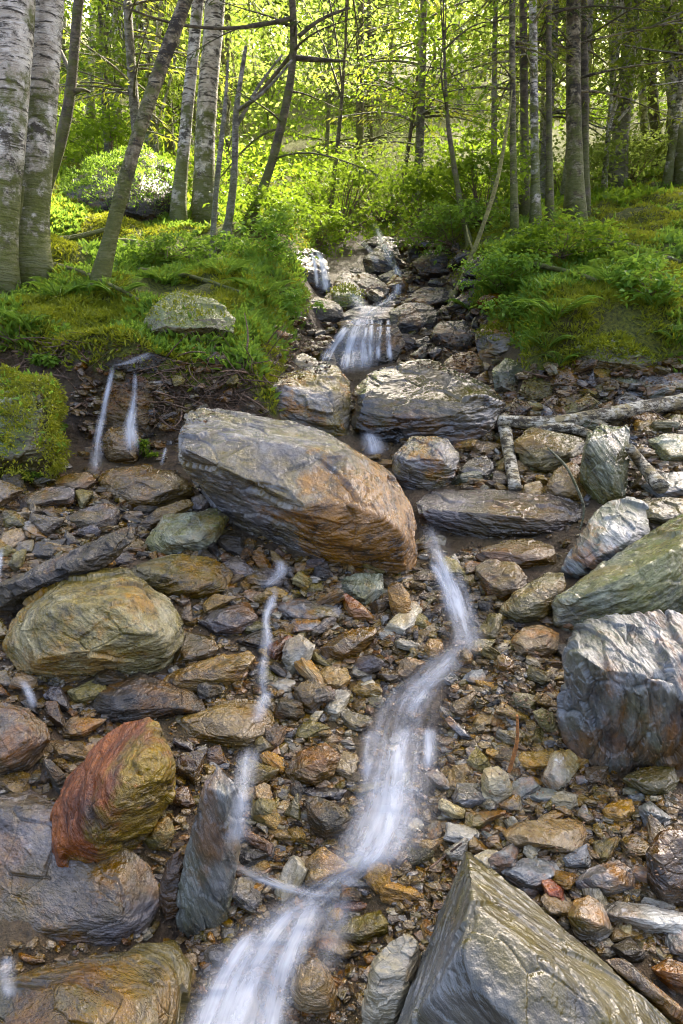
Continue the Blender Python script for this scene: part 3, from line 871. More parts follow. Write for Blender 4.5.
for zi, (zn, poly, num, (s0, s1), mats) in enumerate(ZONES):
    poly = np.array(poly, float); made = 0; tries = 0; placed = []
    while made < num and tries < 6000:
        tries += 1
        u = rng.uniform(poly[:, 0].min(), poly[:, 0].max()); v = rng.uniform(poly[:, 1].min(), poly[:, 1].max())
        if not inside(poly, u, v) or covered(u, v, .96): continue
        s = s0 + (s1 - s0) * rng.random() ** 2.0
        if made < num * .3: s = s0 + (s1 - s0) * rng.uniform(.55, 1)
        if any((u - a) ** 2 + ((v - b) * 1.3) ** 2 < (.36 * (s + c)) ** 2 for a, b, c in placed): continue
        Y = hit(u, v)
        if not Y: continue
        placed.append((u, v, s))
        m = mats[rng.integers(len(mats))]
        o = bpy.data.objects.new('stone', proto(int(rng.integers(len(PROTO))), m)); COL.objects.link(o)
        sc = s / F * Y / .2 * 1.12
        o.scale = (sc * rng.uniform(.85, 1.25), sc * rng.uniform(.75, 1.05), sc * rng.uniform(.8, 1.35))
        p = pt(u, v, Y); p[2] += .012 * sc
        o.location = p
        o.rotation_euler = (rng.normal(.25, .35), rng.normal(0, .38), rng.uniform(0, 6.28))
        tag(o, f'{MWORD[m]} stone in the {zn}', 'stone', f'{MWORD[m]} stones in the {zn}')
        STONES.append(o); made += 1

# gravel: thousands of chips, one mesh per colour (nobody could count them)
bV, bF = ico(2)
for mname, cnt in (('ochre', 2500), ('brown', 4200), ('slate', 2700), ('pale', 700)):
    mb = MB(); RC = []
    k = 0; t = 0
    while k < cnt and t < cnt * 6:
        t += 1
        zi = rng.choice(len(ZONES), p=np.array([.12, .09, .10, .10, .09, .07, .07, .06, .05, .04, .04, .02, .03, .14, .02]) / sum([.12, .09, .10, .10, .09, .07, .07, .06, .05, .04, .04, .02, .03, .14, .02])); poly = np.array(ZONES[zi][1], float)
        u = rng.uniform(poly[:, 0].min() - 8, poly[:, 0].max() + 8); v = rng.uniform(poly[:, 1].min() - 8, poly[:, 1].max() + 8)
        if not inside(poly, u, v) or covered(u, v, .9): continue
        Y = hit(u, v)
        if not Y or Y > 10: continue
        if (v < 385 or zi == 6) and mname in ('pale', 'slate', 'ochre'): continue
        s = (2.2 + 11 * rng.random() ** 2.4) / F * Y
        V = np.sign(bV) * np.abs(bV) ** .6 * (1 + rng.uniform(-.2, .2, len(bV)))[:, None] * np.array([1.1, .8, .45]) * s * .6
        a = rng.uniform(0, 6.28); b_ = rng.normal(.2, .5); c, d = math.cos(a), math.sin(a)
        V = V @ np.array([[1, 0, 0], [0, math.cos(b_), math.sin(b_)], [0, -math.sin(b_), math.cos(b_)]]) @ np.array([[c, d, 0], [-d, c, 0], [0, 0, 1]])
        p = pt(u, v, Y); p[2] += s * .12
        mb.add(V + p, bF); RC.append(V + rng.uniform(0, 40, 3)); k += 1
    me = mb.mesh('gravel', False); attr(me, 'rc', np.concatenate(RC), 'FLOAT_VECTOR')
    tag(link('gravel', me, ROCK[mname]), kind='stuff')
# ------------------------------------------------------------------ water
RV = []; RF = []; nv = 0
for o, ob, d in HEROES:
    me = ob.data; a = np.empty(len(me.vertices) * 3, np.float32); me.vertices.foreach_get('co', a)
    f = np.empty(len(me.polygons) * 3, np.int32); me.polygons.foreach_get('vertices', f)
    RV.append(a.reshape(-1, 3) + np.array(ob.location)); RF.append(f.reshape(-1, 3) + nv); nv += len(me.vertices)
RV = np.concatenate(RV); RF = np.concatenate(RF)
_rbvh = BVHTree.FromPolygons(RV.tolist(), RF.tolist())


def hit_all(u, v):
    d = ray(u, v); n = np.linalg.norm(d); Y = 99
    for t in (_bvh, _rbvh):
        loc = t.ray_cast(Vector(CAM), Vector(d / n), 400)[0]
        if loc is not None: Y = min(Y, loc[1])
    return Y


g = G('white_water')
wu = g.attr('wu').outputs['Vector']
sx = g.n('SeparateXYZ', {'Vector': wu})
edge = g.attr('edge').outputs['Fac']
dens = g.attr('dens').outputs['Fac']
w3 = g.noise(g.scale(wu, (1, .5, 1), (9, 2, 5)), 5.5, 5, .65)
w1 = g.noise(g.scale(wu, (1, .10, 1)), 26, 4, .62)
w2 = g.noise(g.scale(wu, (1, .45, 1), (3, 7, 1)), 9, 4, .6)
al = g.math('ADD', g.math('MULTIPLY', w1, .9), g.math('MULTIPLY', w2, .9))
al = g.math('MULTIPLY', g.ramp(g.math('MULTIPLY', al, .55), [(.40, .02), (.66, 1.)]), g.math('MULTIPLY', g.math('MULTIPLY', edge, dens), g.ramp(g.math('ADD', w3, g.math('MULTIPLY', edge, .22)), [(.44, .12), (.62, 1.)])), clamp=True)
wb = g.n('BsdfPrincipled', {'Base Color': (.72, .76, .82), 'Roughness': .4, 'Specular IOR Level': .3, 'Subsurface Weight': 0.0})
tl = g.n('BsdfTranslucent', {'Color': (.72, .76, .82)})
wm = g.n('MixShader', {0: .25, 1: wb.outputs[0], 2: tl.outputs[0]})
tr = g.n('BsdfTransparent')
WATER = g.done(g.n('MixShader', {0: al, 1: tr.outputs[0], 2: wm.outputs[0]}).outputs[0])


def stream(path, dens=.9, lift=.03, layers=2, bulge=.25, steep=None, name='water', ns=13, soft=1.0):
    """path [(u, v, width px)]: a sheet of running water lying on the bed along that line"""
    path = np.array([(*q, 1.0) if len(q) == 3 else q for q in path], float)
    L = np.sum(np.hypot(*np.diff(path[:, :2], axis=0).T)); n = max(10, int(L / 4))
    P = smooth_path(path, n)
    Yc = np.array([hit_all(u, v) for u, v, w, dn in P])
    # side samples so that the sheet clears the stones beside it
    for s in (-.3, .3):
        Yc = np.minimum(Yc, np.array([max(hit_all(u + s * w, v), 0) for u, v, w, dn in P]) + .05)
    k = 3
    pad = np.pad(Yc, k, 'edge'); Yc = np.array([pad[i:i + 2 * k + 1].min() * .5 + pad[i:i + 2 * k + 1].mean() * .5 for i in range(n)])
    for lay in range(layers):
        V = []; WU = []; E = []; dist = 0
        sd = rnd.random() * 30
        for i in range(n):
            u, v, w, dn = P[i]
            if i: dist += math.hypot(P[i][0] - P[i - 1][0], P[i][1] - P[i - 1][1]) / F * Yc[i]
            for j in range(ns):
                s = -1 + 2 * j / (ns - 1)
                jit = (vnoise(np.array([[dist * 5, s * 1.5 + sd, lay]]), 3)[0] - .5)
                ww = w * (.5 - .06 * lay) * (1 + .25 * jit)
                Y = Yc[i] - lift - .02 * lay - bulge * w / F * Yc[i] * (1 - s * s) * .35 * (1 + .5 * jit)
                V.append(pt(u + s * ww, v, Y)); WU.append((s * w / F * Yc[i] * .5 + sd, dist, lay))
                tf = max(1.5, min(7.0, n * .16)); te = sm(min(1, i / tf, (n - 1 - i) / tf))
                E.append((1 - abs(s) ** 1.5) ** 1.5 * te * dn)
        ii = np.arange((n - 1) * (ns - 1)); r = ii // (ns - 1); c = ii % (ns - 1)
        Fq = np.stack([r * ns + c, r * ns + c + 1, (r + 1) * ns + c + 1, (r + 1) * ns + c], 1)
        if lay == 0: mb = MB(); W = []; EE = []
        mb.add(np.array(V), Fq); W += WU; EE += E
    me = mb.mesh(name)
    attr(me, 'wu', np.array(W), 'FLOAT_VECTOR'); attr(me, 'edge', np.array(EE), 'FLOAT'); attr(me, 'dens', np.full(len(EE), dens), 'FLOAT')
    o = link(name, me, WATER); tag(o, kind='structure')
    return o


# main cascade: chute, ledge, spread over a flat rock, second drop, fan over the stones
stream([(427, 522, 24, 1), (436, 546, 30, 1), (447, 572, 34, .9), (457, 600, 42, 1), (462, 622, 48, .7), (470, 645, 50, .6), (462, 662, 46, .3)], .85)
stream([(432, 560, 16), (446, 590, 20), (452, 616, 18)], .5)
stream([(466, 640, 44, .8), (446, 664, 60, .6), (424, 684, 70, .8), (410, 704, 92, .9), (402, 722, 104, .35), (402, 734, 100, .9), (398, 756, 104, 1.2), (394, 782, 104, .7), (390, 812, 116, 1.0), (376, 850, 120, .9), (350, 880, 106, .6)], .70)
stream([(428, 726, 26), (430, 746, 22), (428, 772, 20)], .6)
stream([(404, 724, 30), (402, 750, 26), (400, 778, 30)], .65)
stream([(374, 728, 26), (370, 752, 24), (370, 780, 28)], .55)
stream([(398, 775, 50), (392, 810, 60), (384, 846, 70), (362, 872, 60)], .6)
stream([(378, 848, 80, .8), (344, 878, 92, .9), (302, 908, 104, .8), (264, 944, 106, .7), (240, 988, 120, 1), (218, 1060, 150, 1)], .68)
stream([(236, 862, 40), (262, 880, 50), (300, 893, 50), (330, 898, 40)], .7)
stream([(320, 892, 44), (302, 925, 44), (282, 975, 50), (268, 1050, 60)], .75)
stream([(256, 926, 34), (226, 970, 44), (198, 1050, 60)], .75)
stream([(300, 900, 30), (270, 936, 36), (246, 980, 40), (232, 1050, 50)], .8)
stream([(344, 890, 40, .6), (336, 930, 50, .4), (318, 980, 50, .3)], .5)
# thin left stream
stream([(280, 558, 18), (284, 572, 26), (262, 590, 22)], .6)
stream([(274, 586, 10), (272, 600, 18), (265, 618, 10), (268, 640, 16), (263, 656, 20)], .55)
stream([(266, 650, 10), (260, 672, 22), (264, 700, 14)], .5)
stream([(268, 690, 16), (262, 704, 22), (256, 724, 24)], .45)
stream([(248, 742, 40), (246, 764, 40), (242, 800, 32), (236, 850, 40)], .55)
# left pair of thin waterfalls
stream([(114, 363, 7), (109, 385, 7), (102, 415, 11), (97, 445, 16), (95, 476, 20)], .8, lift=.05, ns=9)
stream([(135, 369, 6), (135, 400, 8), (130, 425, 18), (132, 455, 20)], .85, lift=.05, ns=9)
stream([(166, 447, 5), (161, 466, 6)], .6, lift=.05, ns=5)
stream([(150, 352, 12), (135, 362, 26), (116, 366, 14)], .45, ns=7)
# fan-shaped waterfall
for a in ([(356, 314, 12), (345, 330, 14), (332, 348, 16), (324, 366, 18)], [(362, 314, 12), (354, 335, 16), (348, 355, 20), (346, 374, 22)], [(368, 314, 8), (364, 340, 12), (363, 374, 16)],
          [(380, 318, 7), (378, 340, 8), (378, 362, 9)], [(388, 318, 7), (389, 340, 8), (390, 362, 9)], [(372, 316, 6), (371, 340, 8), (371, 366, 8)]):
    stream(a, 1.35, lift=.12, layers=1, ns=9)
stream([(366, 312, 44), (360, 330, 50), (356, 350, 60), (352, 372, 66)], .35, lift=.11)
stream([(396, 288, 10), (390, 300, 18), (372, 310, 40), (366, 318, 50)], .5, lift=.05)
stream([(352, 292, 16), (360, 304, 24), (364, 314, 30)], .4, lift=.05)
# topmost little waterfall and the thread above it
stream([(316, 249, 8), (322, 262, 9), (325, 277, 12), (326, 292, 16)], 1.5, lift=.06, ns=7)
stream([(311, 250, 5), (315, 264, 6), (318, 290, 8)], 1.2, lift=.06, ns=5)
stream([(374, 222, 8), (379, 236, 12), (386, 250, 14), (394, 268, 13)], .8, lift=.06, ns=7)
stream([(360, 240, 8), (372, 252, 12), (378, 266, 10)], .6, lift=.05, ns=7)
stream([(395, 264, 9), (399, 278, 11), (397, 296, 14)], .8, lift=.06, ns=7)
# water behind the gap between the boulders
stream([(368, 432, 20), (372, 444, 34), (374, 456, 24)], .6, lift=.02)
# trickles on the left
stream([(22, 680, 12), (30, 695, 16), (34, 708, 12)], .4)
stream([(2, 545, 8), (-2, 570, 10), (-4, 595, 10)], .45)
stream([(8, 955, 20), (6, 975, 26), (10, 1000, 20)], .35)

# ------------------------------------------------------------------ wood and plant materials
def bark_mat(name, base, dark, moss, scale=1.0, pale=None, amount=.5):
    g = G(name)
    co = g.n('TexCoord').outputs['Object']
    a = g.noise(g.scale(co, (3 * scale, 3 * scale, 16 * scale)), 2.2, 5, .7, .5)
    b_ = g.noise(co, 6 * scale, 6, .7)
    c = g.noise(g.scale(co, (12, 12, 70)), 1 * scale, 3, .6)
    col = g.mix(g.ramp(b_, [(.44, 0.), (.56, 1.)]), base, pale or tuple(min(.85, x * 1.4) for x in base))
    big = g.noise(g.scale(co, (2, 2, 3.2), (4, 9, 2)), 2.0 * scale, 6, .78)
    f = g.math('MAXIMUM', g.ramp(a, [(.52, 0.), (.60, 1.)]), g.math('MULTIPLY', g.ramp(c, [(.58, 0.), (.68, 1.)]), .6))
    f = g.math('MAXIMUM', f, g.ramp(big, [(.50, 0.), (.57, .9)]))
    col = g.mix(g.math('MULTIPLY', f, amount * 1.6, True), col, dark)
    nz = g.n('SeparateXYZ', {'Vector': co}).outputs['Z']
    if moss:
        mf = g.ramp(g.math('ADD', g.noise(co, 5, 5, .7), g.mapr(nz, 0, 1.5, .20, -.04)), [(.50, 0.), (.62, 1.)])
        col = g.mix(g.math('MULTIPLY', mf, moss), col, g.mix(c, (.05, .06, .008), (.16, .18, .02)))
    bp = g.n('Bump', {'Height': g.math('ADD', a, b_), 'Distance': .03, 'Strength': .8}).outputs['Normal']
    return g.done(g.n('BsdfPrincipled', {'Base Color': col, 'Roughness': .75, 'Normal': bp}).outputs[0])


BIRCH = bark_mat('birch_bark', (.48, .43, .34), (.05, .042, .028), .9, pale=(.76, .72, .63), amount=.66)
BIRCHL = bark_mat('spotted_bark', (.12, .09, .045), (.03, .024, .014), .8, 1.6, pale=(.34, .30, .19), amount=.7)
DARKBARK = bark_mat('dark_bark', (.085, .065, .042), (.03, .024, .017), .7, 1.4, pale=(.17, .14, .09))
GREYBARK = bark_mat('grey_bark', (.16, .14, .11), (.04, .034, .026), .5, 1.6, pale=(.34, .32, .27))
YELLOWBARK = bark_mat('yellow_bark', (.24, .22, .07), (.10, .08, .03), .3, 2.0)
TWIG = bark_mat('twig_bark', (.16, .10, .06), (.03, .02, .014), 0, 2.0)
LOGBARK = bark_mat('log_bark', (.30, .24, .11), (.05, .038, .02), 0, 2.2, pale=(.60, .55, .42), amount=.7)
ORANGETWIG = bark_mat('orange_twig', (.42, .17, .04), (.2, .08, .02), 0, 2)


def leaf_mat(name, a, b_, tcol, trans=.45):
    g = G(name)
    co = g.n('TexCoord').outputs['Object']
    rn = g.n('ObjectInfo').outputs['Random']
    n1 = g.noise(co, 14, 3, .7); n2 = g.noise(co, 1.3, 3)
    c = g.mix(g.ramp(g.math('ADD', g.math('MULTIPLY', n1, .5), g.math('MULTIPLY', n2, .5)), [(.38, 0.), (.62, 1.)]), a, b_)
    c = g.n('HueSaturation', {'Color': c, 'Value': g.math('ADD', .8, g.math('MULTIPLY', rn, .4)), 'Hue': g.math('ADD', .488, g.math('MULTIPLY', rn, .024))}).outputs['Color']
    d = g.n('BsdfPrincipled', {'Base Color': c, 'Roughness': .5, 'Specular IOR Level': .3})
    t = g.n('BsdfTranslucent', {'Color': tcol})
    return g.done(g.n('MixShader', {0: trans, 1: d.outputs[0], 2: t.outputs[0]}).outputs[0])


LEAF = leaf_mat('fresh_leaf', (.05, .10, .010), (.11, .18, .014), (.30, .44, .03), .5)
LEAFY = leaf_mat('yellow_green_leaf', (.09, .12, .010), (.18, .20, .014), (.35, .45, .09), .5)
NEEDLE = leaf_mat('conifer_needles', (.020, .042, .012), (.055, .09, .02), (.12, .17, .02), .3)
LARCH = leaf_mat('larch_needles', (.06, .09, .012), (.12, .15, .018), (.36, .40, .04), .5)
MOSS = leaf_mat('moss_sprigs', (.09, .115, .007), (.27, .29, .014), (.42, .45, .03), .35)
FERN = leaf_mat('fern_green', (.07, .15, .015), (.15, .26, .03), (.30, .46, .05), .45)

# ------------------------------------------------------------------ foliage geometry
def leaves(mb, P, L, W, flat=.6, dirs=None):
    n = len(P)
    if dirs is None:
        dirs = rng.normal(size=(n, 3)); dirs[:, 2] = dirs[:, 2] * (1 - flat) - .25
    dirs = dirs / np.linalg.norm(dirs, axis=1)[:, None]
    up = rng.normal(size=(n, 3)) * (1 - flat) + np.array([0, 0, 1.])
    side = np.cross(dirs, up); side /= np.linalg.norm(side, axis=1)[:, None] + 1e-9
    nn = np.cross(side, dirs)
    l = (L * rng.uniform(.7, 1.25, n))[:, None]; w = (W * rng.uniform(.75, 1.2, n))[:, None]
    V = np.stack([P, P + dirs * l * .45 + side * w * .5 + nn * w * .12, P + dirs * l - nn * l * .08, P + dirs * l * .45 - side * w * .5 + nn * w * .12], 1).reshape(-1, 3)
    i = np.arange(n) * 4
    mb.add(V, np.stack([i, i + 1, i + 2, i + 3], 1))


def crown_broad(mb, tw, centre, rad, ncl, nlf, L, W, root=None, gap=.0, flat=.6):
    """clumps of leaves on twigs spread through an uneven ellipsoid"""
    c = np.asarray(centre, float); rad = np.asarray(rad, float)
    for k in range(ncl):
        d = rng.normal(size=3); d /= np.linalg.norm(d); r = rng.uniform(.25, 1) ** .6
        lump = .65 + .7 * vnoise((d * 1.7 + c)[None], 4)[0]
        q = c + d * r * rad * lump
        if root is not None and k % 2 == 0:
            a = np.asarray(root(rng.random()), float); m = (a + q) / 2 + rng.normal(size=3) * .08 * rad; m[2] += .05
            pth = smooth_path([a, m, q], 6); r0 = .012 * np.linalg.norm(q - a)
            tube(tw, pth, np.linspace(r0, r0 * .25, 6), 4)
        sp = rad.mean() * rng.uniform(.10, .22) * np.array([1.3, 1.3, .6])
        m = int(nlf * rng.uniform(.6, 1.4))
        leaves(mb, q + rng.normal(size=(m, 3)) * sp, L, W, flat)


def conifer(mb, tw, base, top, zfrac0, zfrac1, nbr, blen, droop=.35, nlen=.085, dens=1.0, dead=.0, wid=.012, path=None, taper=True):
    """branches with flat sprays of fine twigs along a trunk; path(t)->point"""
    for k in range(nbr):
        t = rng.uniform(zfrac0, zfrac1)
        a = np.asarray(path(t), float)
        ang = rng.uniform(0, 2 * math.pi); l = blen * ((1 - t) * .9 + .22 if taper else 1) * rng.uniform(.6, 1.15)
        dr = droop * rng.uniform(.4, 1.6)
        d = np.array([math.cos(ang), math.sin(ang), 0]); m = 9
        s = np.linspace(0, 1, m)[:, None]
        P = a + d * l * s + np.array([0, 0, 1.]) * l * (.22 * s - dr * s ** 2 + .15 * s ** 4) + np.cross(d, [0, 0, 1.]) * l * .1 * rng.normal() * s ** 2
        tube(tw, P, np.linspace(.009, .002, m) * (.5 + l), 4)
        if rng.random() < dead: continue
        nt = int(l / .028 * dens)
        ti = rng.uniform(.12, 1, nt); x = ti * (m - 1); i0 = np.minimum(x.astype(int), m - 2); fr = (x - i0)[:, None]
        Q = P[i0] * (1 - fr) + P[i0 + 1] * fr
        tan = P[i0 + 1] - P[i0]; tan /= np.linalg.norm(tan, axis=1)[:, None]
        sgn = np.where(rng.random(nt) < .5, -1, 1)[:, None]
        side = np.cross(tan, [0, 0, 1.]) * sgn
        dd = tan * rng.uniform(.3, 1, (nt, 1)) + side * rng.uniform(.4, 1, (nt, 1)) + np.array([0, 0, -1.]) * rng.uniform(0, .7, (nt, 1))
        off = (rng.random((nt, 1)) ** 1.5) * .22 * l * (1.1 - ti[:, None])
        dn = dd / np.linalg.norm(dd, axis=1)[:, None]
        leaves(mb, Q + dn * off, nlen, wid, .5, dd)


def tree(name, label, path, radii, bark, leafm, crown=None, group=None, cat='tree', seg=10, limbs=(), wob=.12):
    """path: 3D points base->top; crown: function(mb, tw, pathfn)"""
    P = np.asarray(path, float); n = max(14, len(P) * 6)
    Q = smooth_path(np.column_stack([P, radii]), n)
    base = Q[0, :3].copy()
    root = empty(name, base); tag(root, label, cat, group)
    mb = MB(); rr = Q[:, 3].copy(); rr[:3] *= (1.5, 1.2, 1.06)
    Pp = Q[:, :3].copy(); Pp[0] -= np.array([0, 0, .12])
    tube(mb, Pp - base, rr, seg, wob, SEED[0]); SEED[0] += 1
    for l in limbs:
        l = np.asarray(l, float); k = max(8, len(l) * 4); lq = smooth_path(l, k)
        tube(mb, lq[:, :3] - base, lq[:, 3], 6, .1, SEED[0])
    cum = np.linspace(0, 1, n)
    pf = lambda t: np.array([np.interp(t, cum, Q[:, i]) for i in range(3)]) - base
    if crown:
        lb = MB(); crown(lb, mb, pf)
        if lb.n: link('crown', lb.mesh('crown', False), leafm, root)
    link('trunk', mb.mesh('trunk'), bark, root)
    return root
# ------------------------------------------------------------------ trees with a place of their own
def ground_pt(u, v, Y=None):
    if Y is None: Y = min(hit(u, v) or 14.0, 14.0)
    p = pt(u, v, Y); p[2] = height(np.array([p[0]]), np.array([p[1]]))[0]
    return p, Y


def px_tree(name, label, pts, bark, leafm, H=9.0, crown='broad', Y=None, group=None, limbs=(), crad=1.7, **kw):
    """pts [(u, v, width px)] from the foot upward; the trunk goes on above the frame to height H"""
    b, Y0 = ground_pt(pts[0][0], pts[0][1], Y)
    P = [b]; Rr = [pts[0][2] / 2 / F * Y0]
    for (u, v, w) in pts[1:]:
        P.append(pt(u, v, Y0)); Rr.append(w / 2 / F * Y0)
    d = P[-1] - P[-2]; d /= np.linalg.norm(d); d = d * .6 + np.array([0, 0, .4]); d /= np.linalg.norm(d)
    left = H - (P[-1][2] - b[2])
    if left > .5:
        for k in (1, 2, 3):
            P.append(P[-1] + d * left / 3); Rr.append(Rr[len(pts) - 1] * (1 - .28 * k))
    else:
        Rr[-1] *= .6
    L3 = [[(*pt(u, v, Y0 + dy), w / 2 / F * Y0) for (u, v, w, dy) in l] for l in limbs]
    top = P[-1] - b
    if crown == 'broad':
        cf = lambda lb, tw, pf: crown_broad(lb, tw, pf(.80), (crad, crad, H * .27), 60, 46, .10, .06, lambda t: pf(.5 + .5 * t))
    elif crown == 'larch':
        cf = lambda lb, tw, pf: conifer(lb, tw, 0, 0, .12, .98, 60, crad, .30, .095, 1.1, .10, .014, pf, False)
    elif crown == 'bough':
        cf = lambda lb, tw, pf: conifer(lb, tw, 0, 0, .36, .98, 90, crad, .5, .10, 1.3, .05, .016, pf, False)
    elif crown == 'spruce':
        cf = lambda lb, tw, pf: conifer(lb, tw, 0, 0, .10, .98, 60, crad, .45, .10, 1.1, .08, .015, pf, False)
    elif crown == 'sapling':
        cf = lambda lb, tw, pf: crown_broad(lb, tw, pf(.75), (crad, crad, H * .3), 26, 34, .07, .045, lambda t: pf(.4 + .6 * t))
    else: cf = None
    if crown in ('larch', 'spruce') and H >= 7:  # extra broad leaf mass high on these conifers, added to shade the foreground
        low = cf

        def cf(lb, tw, pf):
            low(lb, tw, pf)
            crown_broad(lb, tw, pf(.80), (1.8, 1.8, 2.6), 70, 44, .17, .11, lambda t: pf(.55 + .45 * t))
    return tree(name, label, P, Rr, bark, leafm, cf, group, limbs=L3, **kw)


px_tree('birch_tree', 'thickest white birch at the left edge, trunk running out of the frame', [(-12, 285, 40), (-3, 215, 36), (6, 120, 36), (15, 30, 36), (20, -40, 34)], BIRCH, LEAF, 11, crad=2.4, seg=16)
px_tree('birch_tree', 'second thick birch leaning right, mossy at its foot, beside the thickest birch', [(24, 272, 38), (28, 235, 33), (33, 180, 31), (42, 100, 27), (49, 20, 25), (54, -40, 24)], BIRCH, LEAF, 11, crad=2.2, seg=16)
px_tree('dead_stem', 'thin broken stem leaning against the foot of the thick birches', [(2, 282, 10), (10, 245, 9), (18, 210, 8), (23, 186, 6)], BIRCHL, LEAF, .1, None)
px_tree('mossy_tree', 'thin mossy tree curving up just right of the two thick birches', [(38, 212, 12), (48, 180, 11), (62, 145, 10), (72, 110, 10), (72, 70, 9), (76, 20, 9), (84, -40, 8)], DARKBARK, LARCH, 7, 'bough', crad=1.5, limbs=[[(70, 95, 6, 0), (80, 88, 4, 0), (90, 92, 2, .1)], [(72, 75, 5, 0), (60, 50, 3, .2), (52, 30, 2, .3)]])
px_tree('leaning_tree', 'mossy spotted trunk leaning to the right across the left birches', [(97, 290, 16), (107, 250, 13), (119, 205, 12.5), (128, 168, 12.5), (142, 112, 12.5), (160, 65, 12.5), (184, 8, 12), (204, -40, 11)], BIRCHL, LEAF, 9, crad=1.6, seg=14)
px_tree('birch_tree', 'straight white birch standing in the moss right of the leaning trunk', [(205, 222, 22), (201, 195, 19), (204, 130, 18), (210, 60, 18), (217, -5, 17), (220, -40, 16)], BIRCH, LEAF, 11, crad=1.8, seg=12)
px_tree('birch_tree', 'slimmer grey birch just left of the straight white birch', [(177, 222, 13), (179, 195, 11), (187, 110, 11), (197, 20, 11), (202, -40, 10)], BIRCH, LEAF, 10, crad=1.5)
px_tree('birch_tree', 'pale thin birch seen behind the leaning trunk', [(150, 150, 11), (149, 80, 10), (155, 0, 9), (158, -40, 9)], BIRCH, LEAF, 10, crad=1.6, Y=13)
px_tree('birch_tree', 'far pale birch between the second thick birch and the leaning trunk', [(117, 145, 8), (117, 60, 7), (119, -30, 6)], BIRCH, LEAF, 11, Y=16)
px_tree('birch_tree', 'far slim birch beside the mossy thin tree', [(92, 150, 7), (91, 70, 6), (95, -30, 6)], BIRCH, LEAF, 10, Y=17)
px_tree('sapling', 'straight bare sapling in front of the slimmer grey birch', [(212, 255, 6), (214, 215, 5), (219, 160, 5), (225, 112, 4), (228, 60, 3)], GREYBARK, LARCH, .1, None)
px_tree('sapling', 'crooked bare sapling next to the dark curved tree', [(226, 236, 8), (233, 195, 7), (236, 150, 6), (234, 120, 6), (246, 46, 5)], GREYBARK, LARCH, .1, None, limbs=[[(235, 130, 4, 0), (258, 85, 3, .1), (282, 55, 2, .2)], [(238, 110, 4, 0), (262, 96, 3, -.1), (292, 60, 2, -.1)]])
px_tree('curved_tree', 'dark trunk bowed to the left with bare limbs, above the bright shrubs', [(246, 228, 11), (256, 208, 9), (266, 185, 8), (278, 145, 8), (288, 95, 7), (299, 45, 7), (292, 15, 6), (290, -30, 6)], DARKBARK, NEEDLE, 7, 'spruce', crad=1.3,
        limbs=[[(297, 58, 5, 0), (320, 60, 4, -.1), (345, 61, 2, -.2)], [(299, 36, 4, 0), (320, 18, 3, .1), (350, 8, 2, .2)], [(298, 45, 4, 0), (268, 85, 3, .2), (240, 110, 2, .3), (228, 150, 1.5, .3)], [(294, 18, 4, 0), (240, 30, 3, -.4), (170, 26, 2, -.9), (132, 10, 1.5, -1.2)]])
# right bank
px_tree('birch_tree', 'white birch close to the right edge of the forest', [(684, 185, 15), (679, 140, 14), (673, 85, 13), (667, 0, 13), (665, -40, 12)], BIRCH, LEAFY, 12, crad=1.7)
px_tree('larch_tree', 'thickest of the right-bank trunks, brown and white spotted', [(575, 222, 18), (574, 190, 14), (574, 110, 13), (573, 20, 12), (572, -40, 12)], BIRCHL, LARCH, 11.5, 'larch', crad=1.5, seg=12)
px_tree('larch_tree', 'whitish slim trunk a step left of the thickest right-bank trunk', [(536, 226, 9), (535, 180, 8), (534, 90, 7), (533, 0, 7), (532, -40, 7)], BIRCH, LARCH, 11.5, 'larch', crad=1.1)
px_tree('larch_tree', 'slim speckled trunk at the left end of the right-bank cluster', [(515, 236, 7), (513, 170, 6), (512, 80, 6), (512, 0, 5), (512, -40, 5)], BIRCHL, LARCH, 11.5, 'larch', crad=1.1)
px_tree('larch_tree', 'dark slim trunk in the middle of the right-bank cluster', [(525, 216, 9), (525, 150, 8), (524, 75, 7), (522, -40, 6)], DARKBARK, NEEDLE, 11.5, 'spruce', crad=1.1)
px_tree('larch_tree', 'faint thin trunk behind the bent bare sapling', [(494, 205, 6), (494, 150, 5), (494, 75, 5), (496, -40, 4)], GREYBARK, LARCH, 11.5, 'larch', crad=1.1, Y=11)
px_tree('larch_tree', 'dark pole-like trunk between the whitish slim and thickest right-bank trunks', [(550, 222, 7), (549, 160, 6), (549, 80, 5), (548, -40, 5)], DARKBARK, NEEDLE, 11.5, 'spruce', crad=1.1)
px_tree('larch_tree', 'brown trunk touching the thickest right-bank trunk from behind', [(585, 216, 9), (585, 150, 8), (584, 80, 7), (584, -40, 6)], DARKBARK, LARCH, 11.5, 'larch', crad=1.2)
px_tree('birch_tree', 'pale straight stem in the sunlit wood right of the spotted trunk', [(617, 202, 7), (614, 140, 6), (612, 70, 6), (610, -40, 5)], BIRCH, LEAFY, 12, Y=14)
px_tree('birch_tree', 'pale slightly leaning stem left of the dark sunlit-wood trunk', [(645, 190, 8), (643, 120, 7), (639, 40, 6), (634, -40, 6)], BIRCH, LEAFY, 12, Y=15)
px_tree('larch_tree', 'dark trunk with ivy-green moss near the white right-edge birch', [(659, 188, 10), (656, 140, 9), (650, 70, 8), (645, -40, 7)], DARKBARK, LARCH, 11.5, 'larch', Y=14, crad=1.2)
px_tree('sapling', 'bent bare yellowish sapling leaning over the upper stream', [(449, 306, 5), (462, 280, 5), (473, 254, 5), (478, 240, 4), (497, 185, 4), (507, 130, 3), (512, 90, 2)], YELLOWBARK, LARCH, .1, None, limbs=[[(474, 252, 3, 0), (468, 238, 2, .1), (466, 225, 1, .1)]])
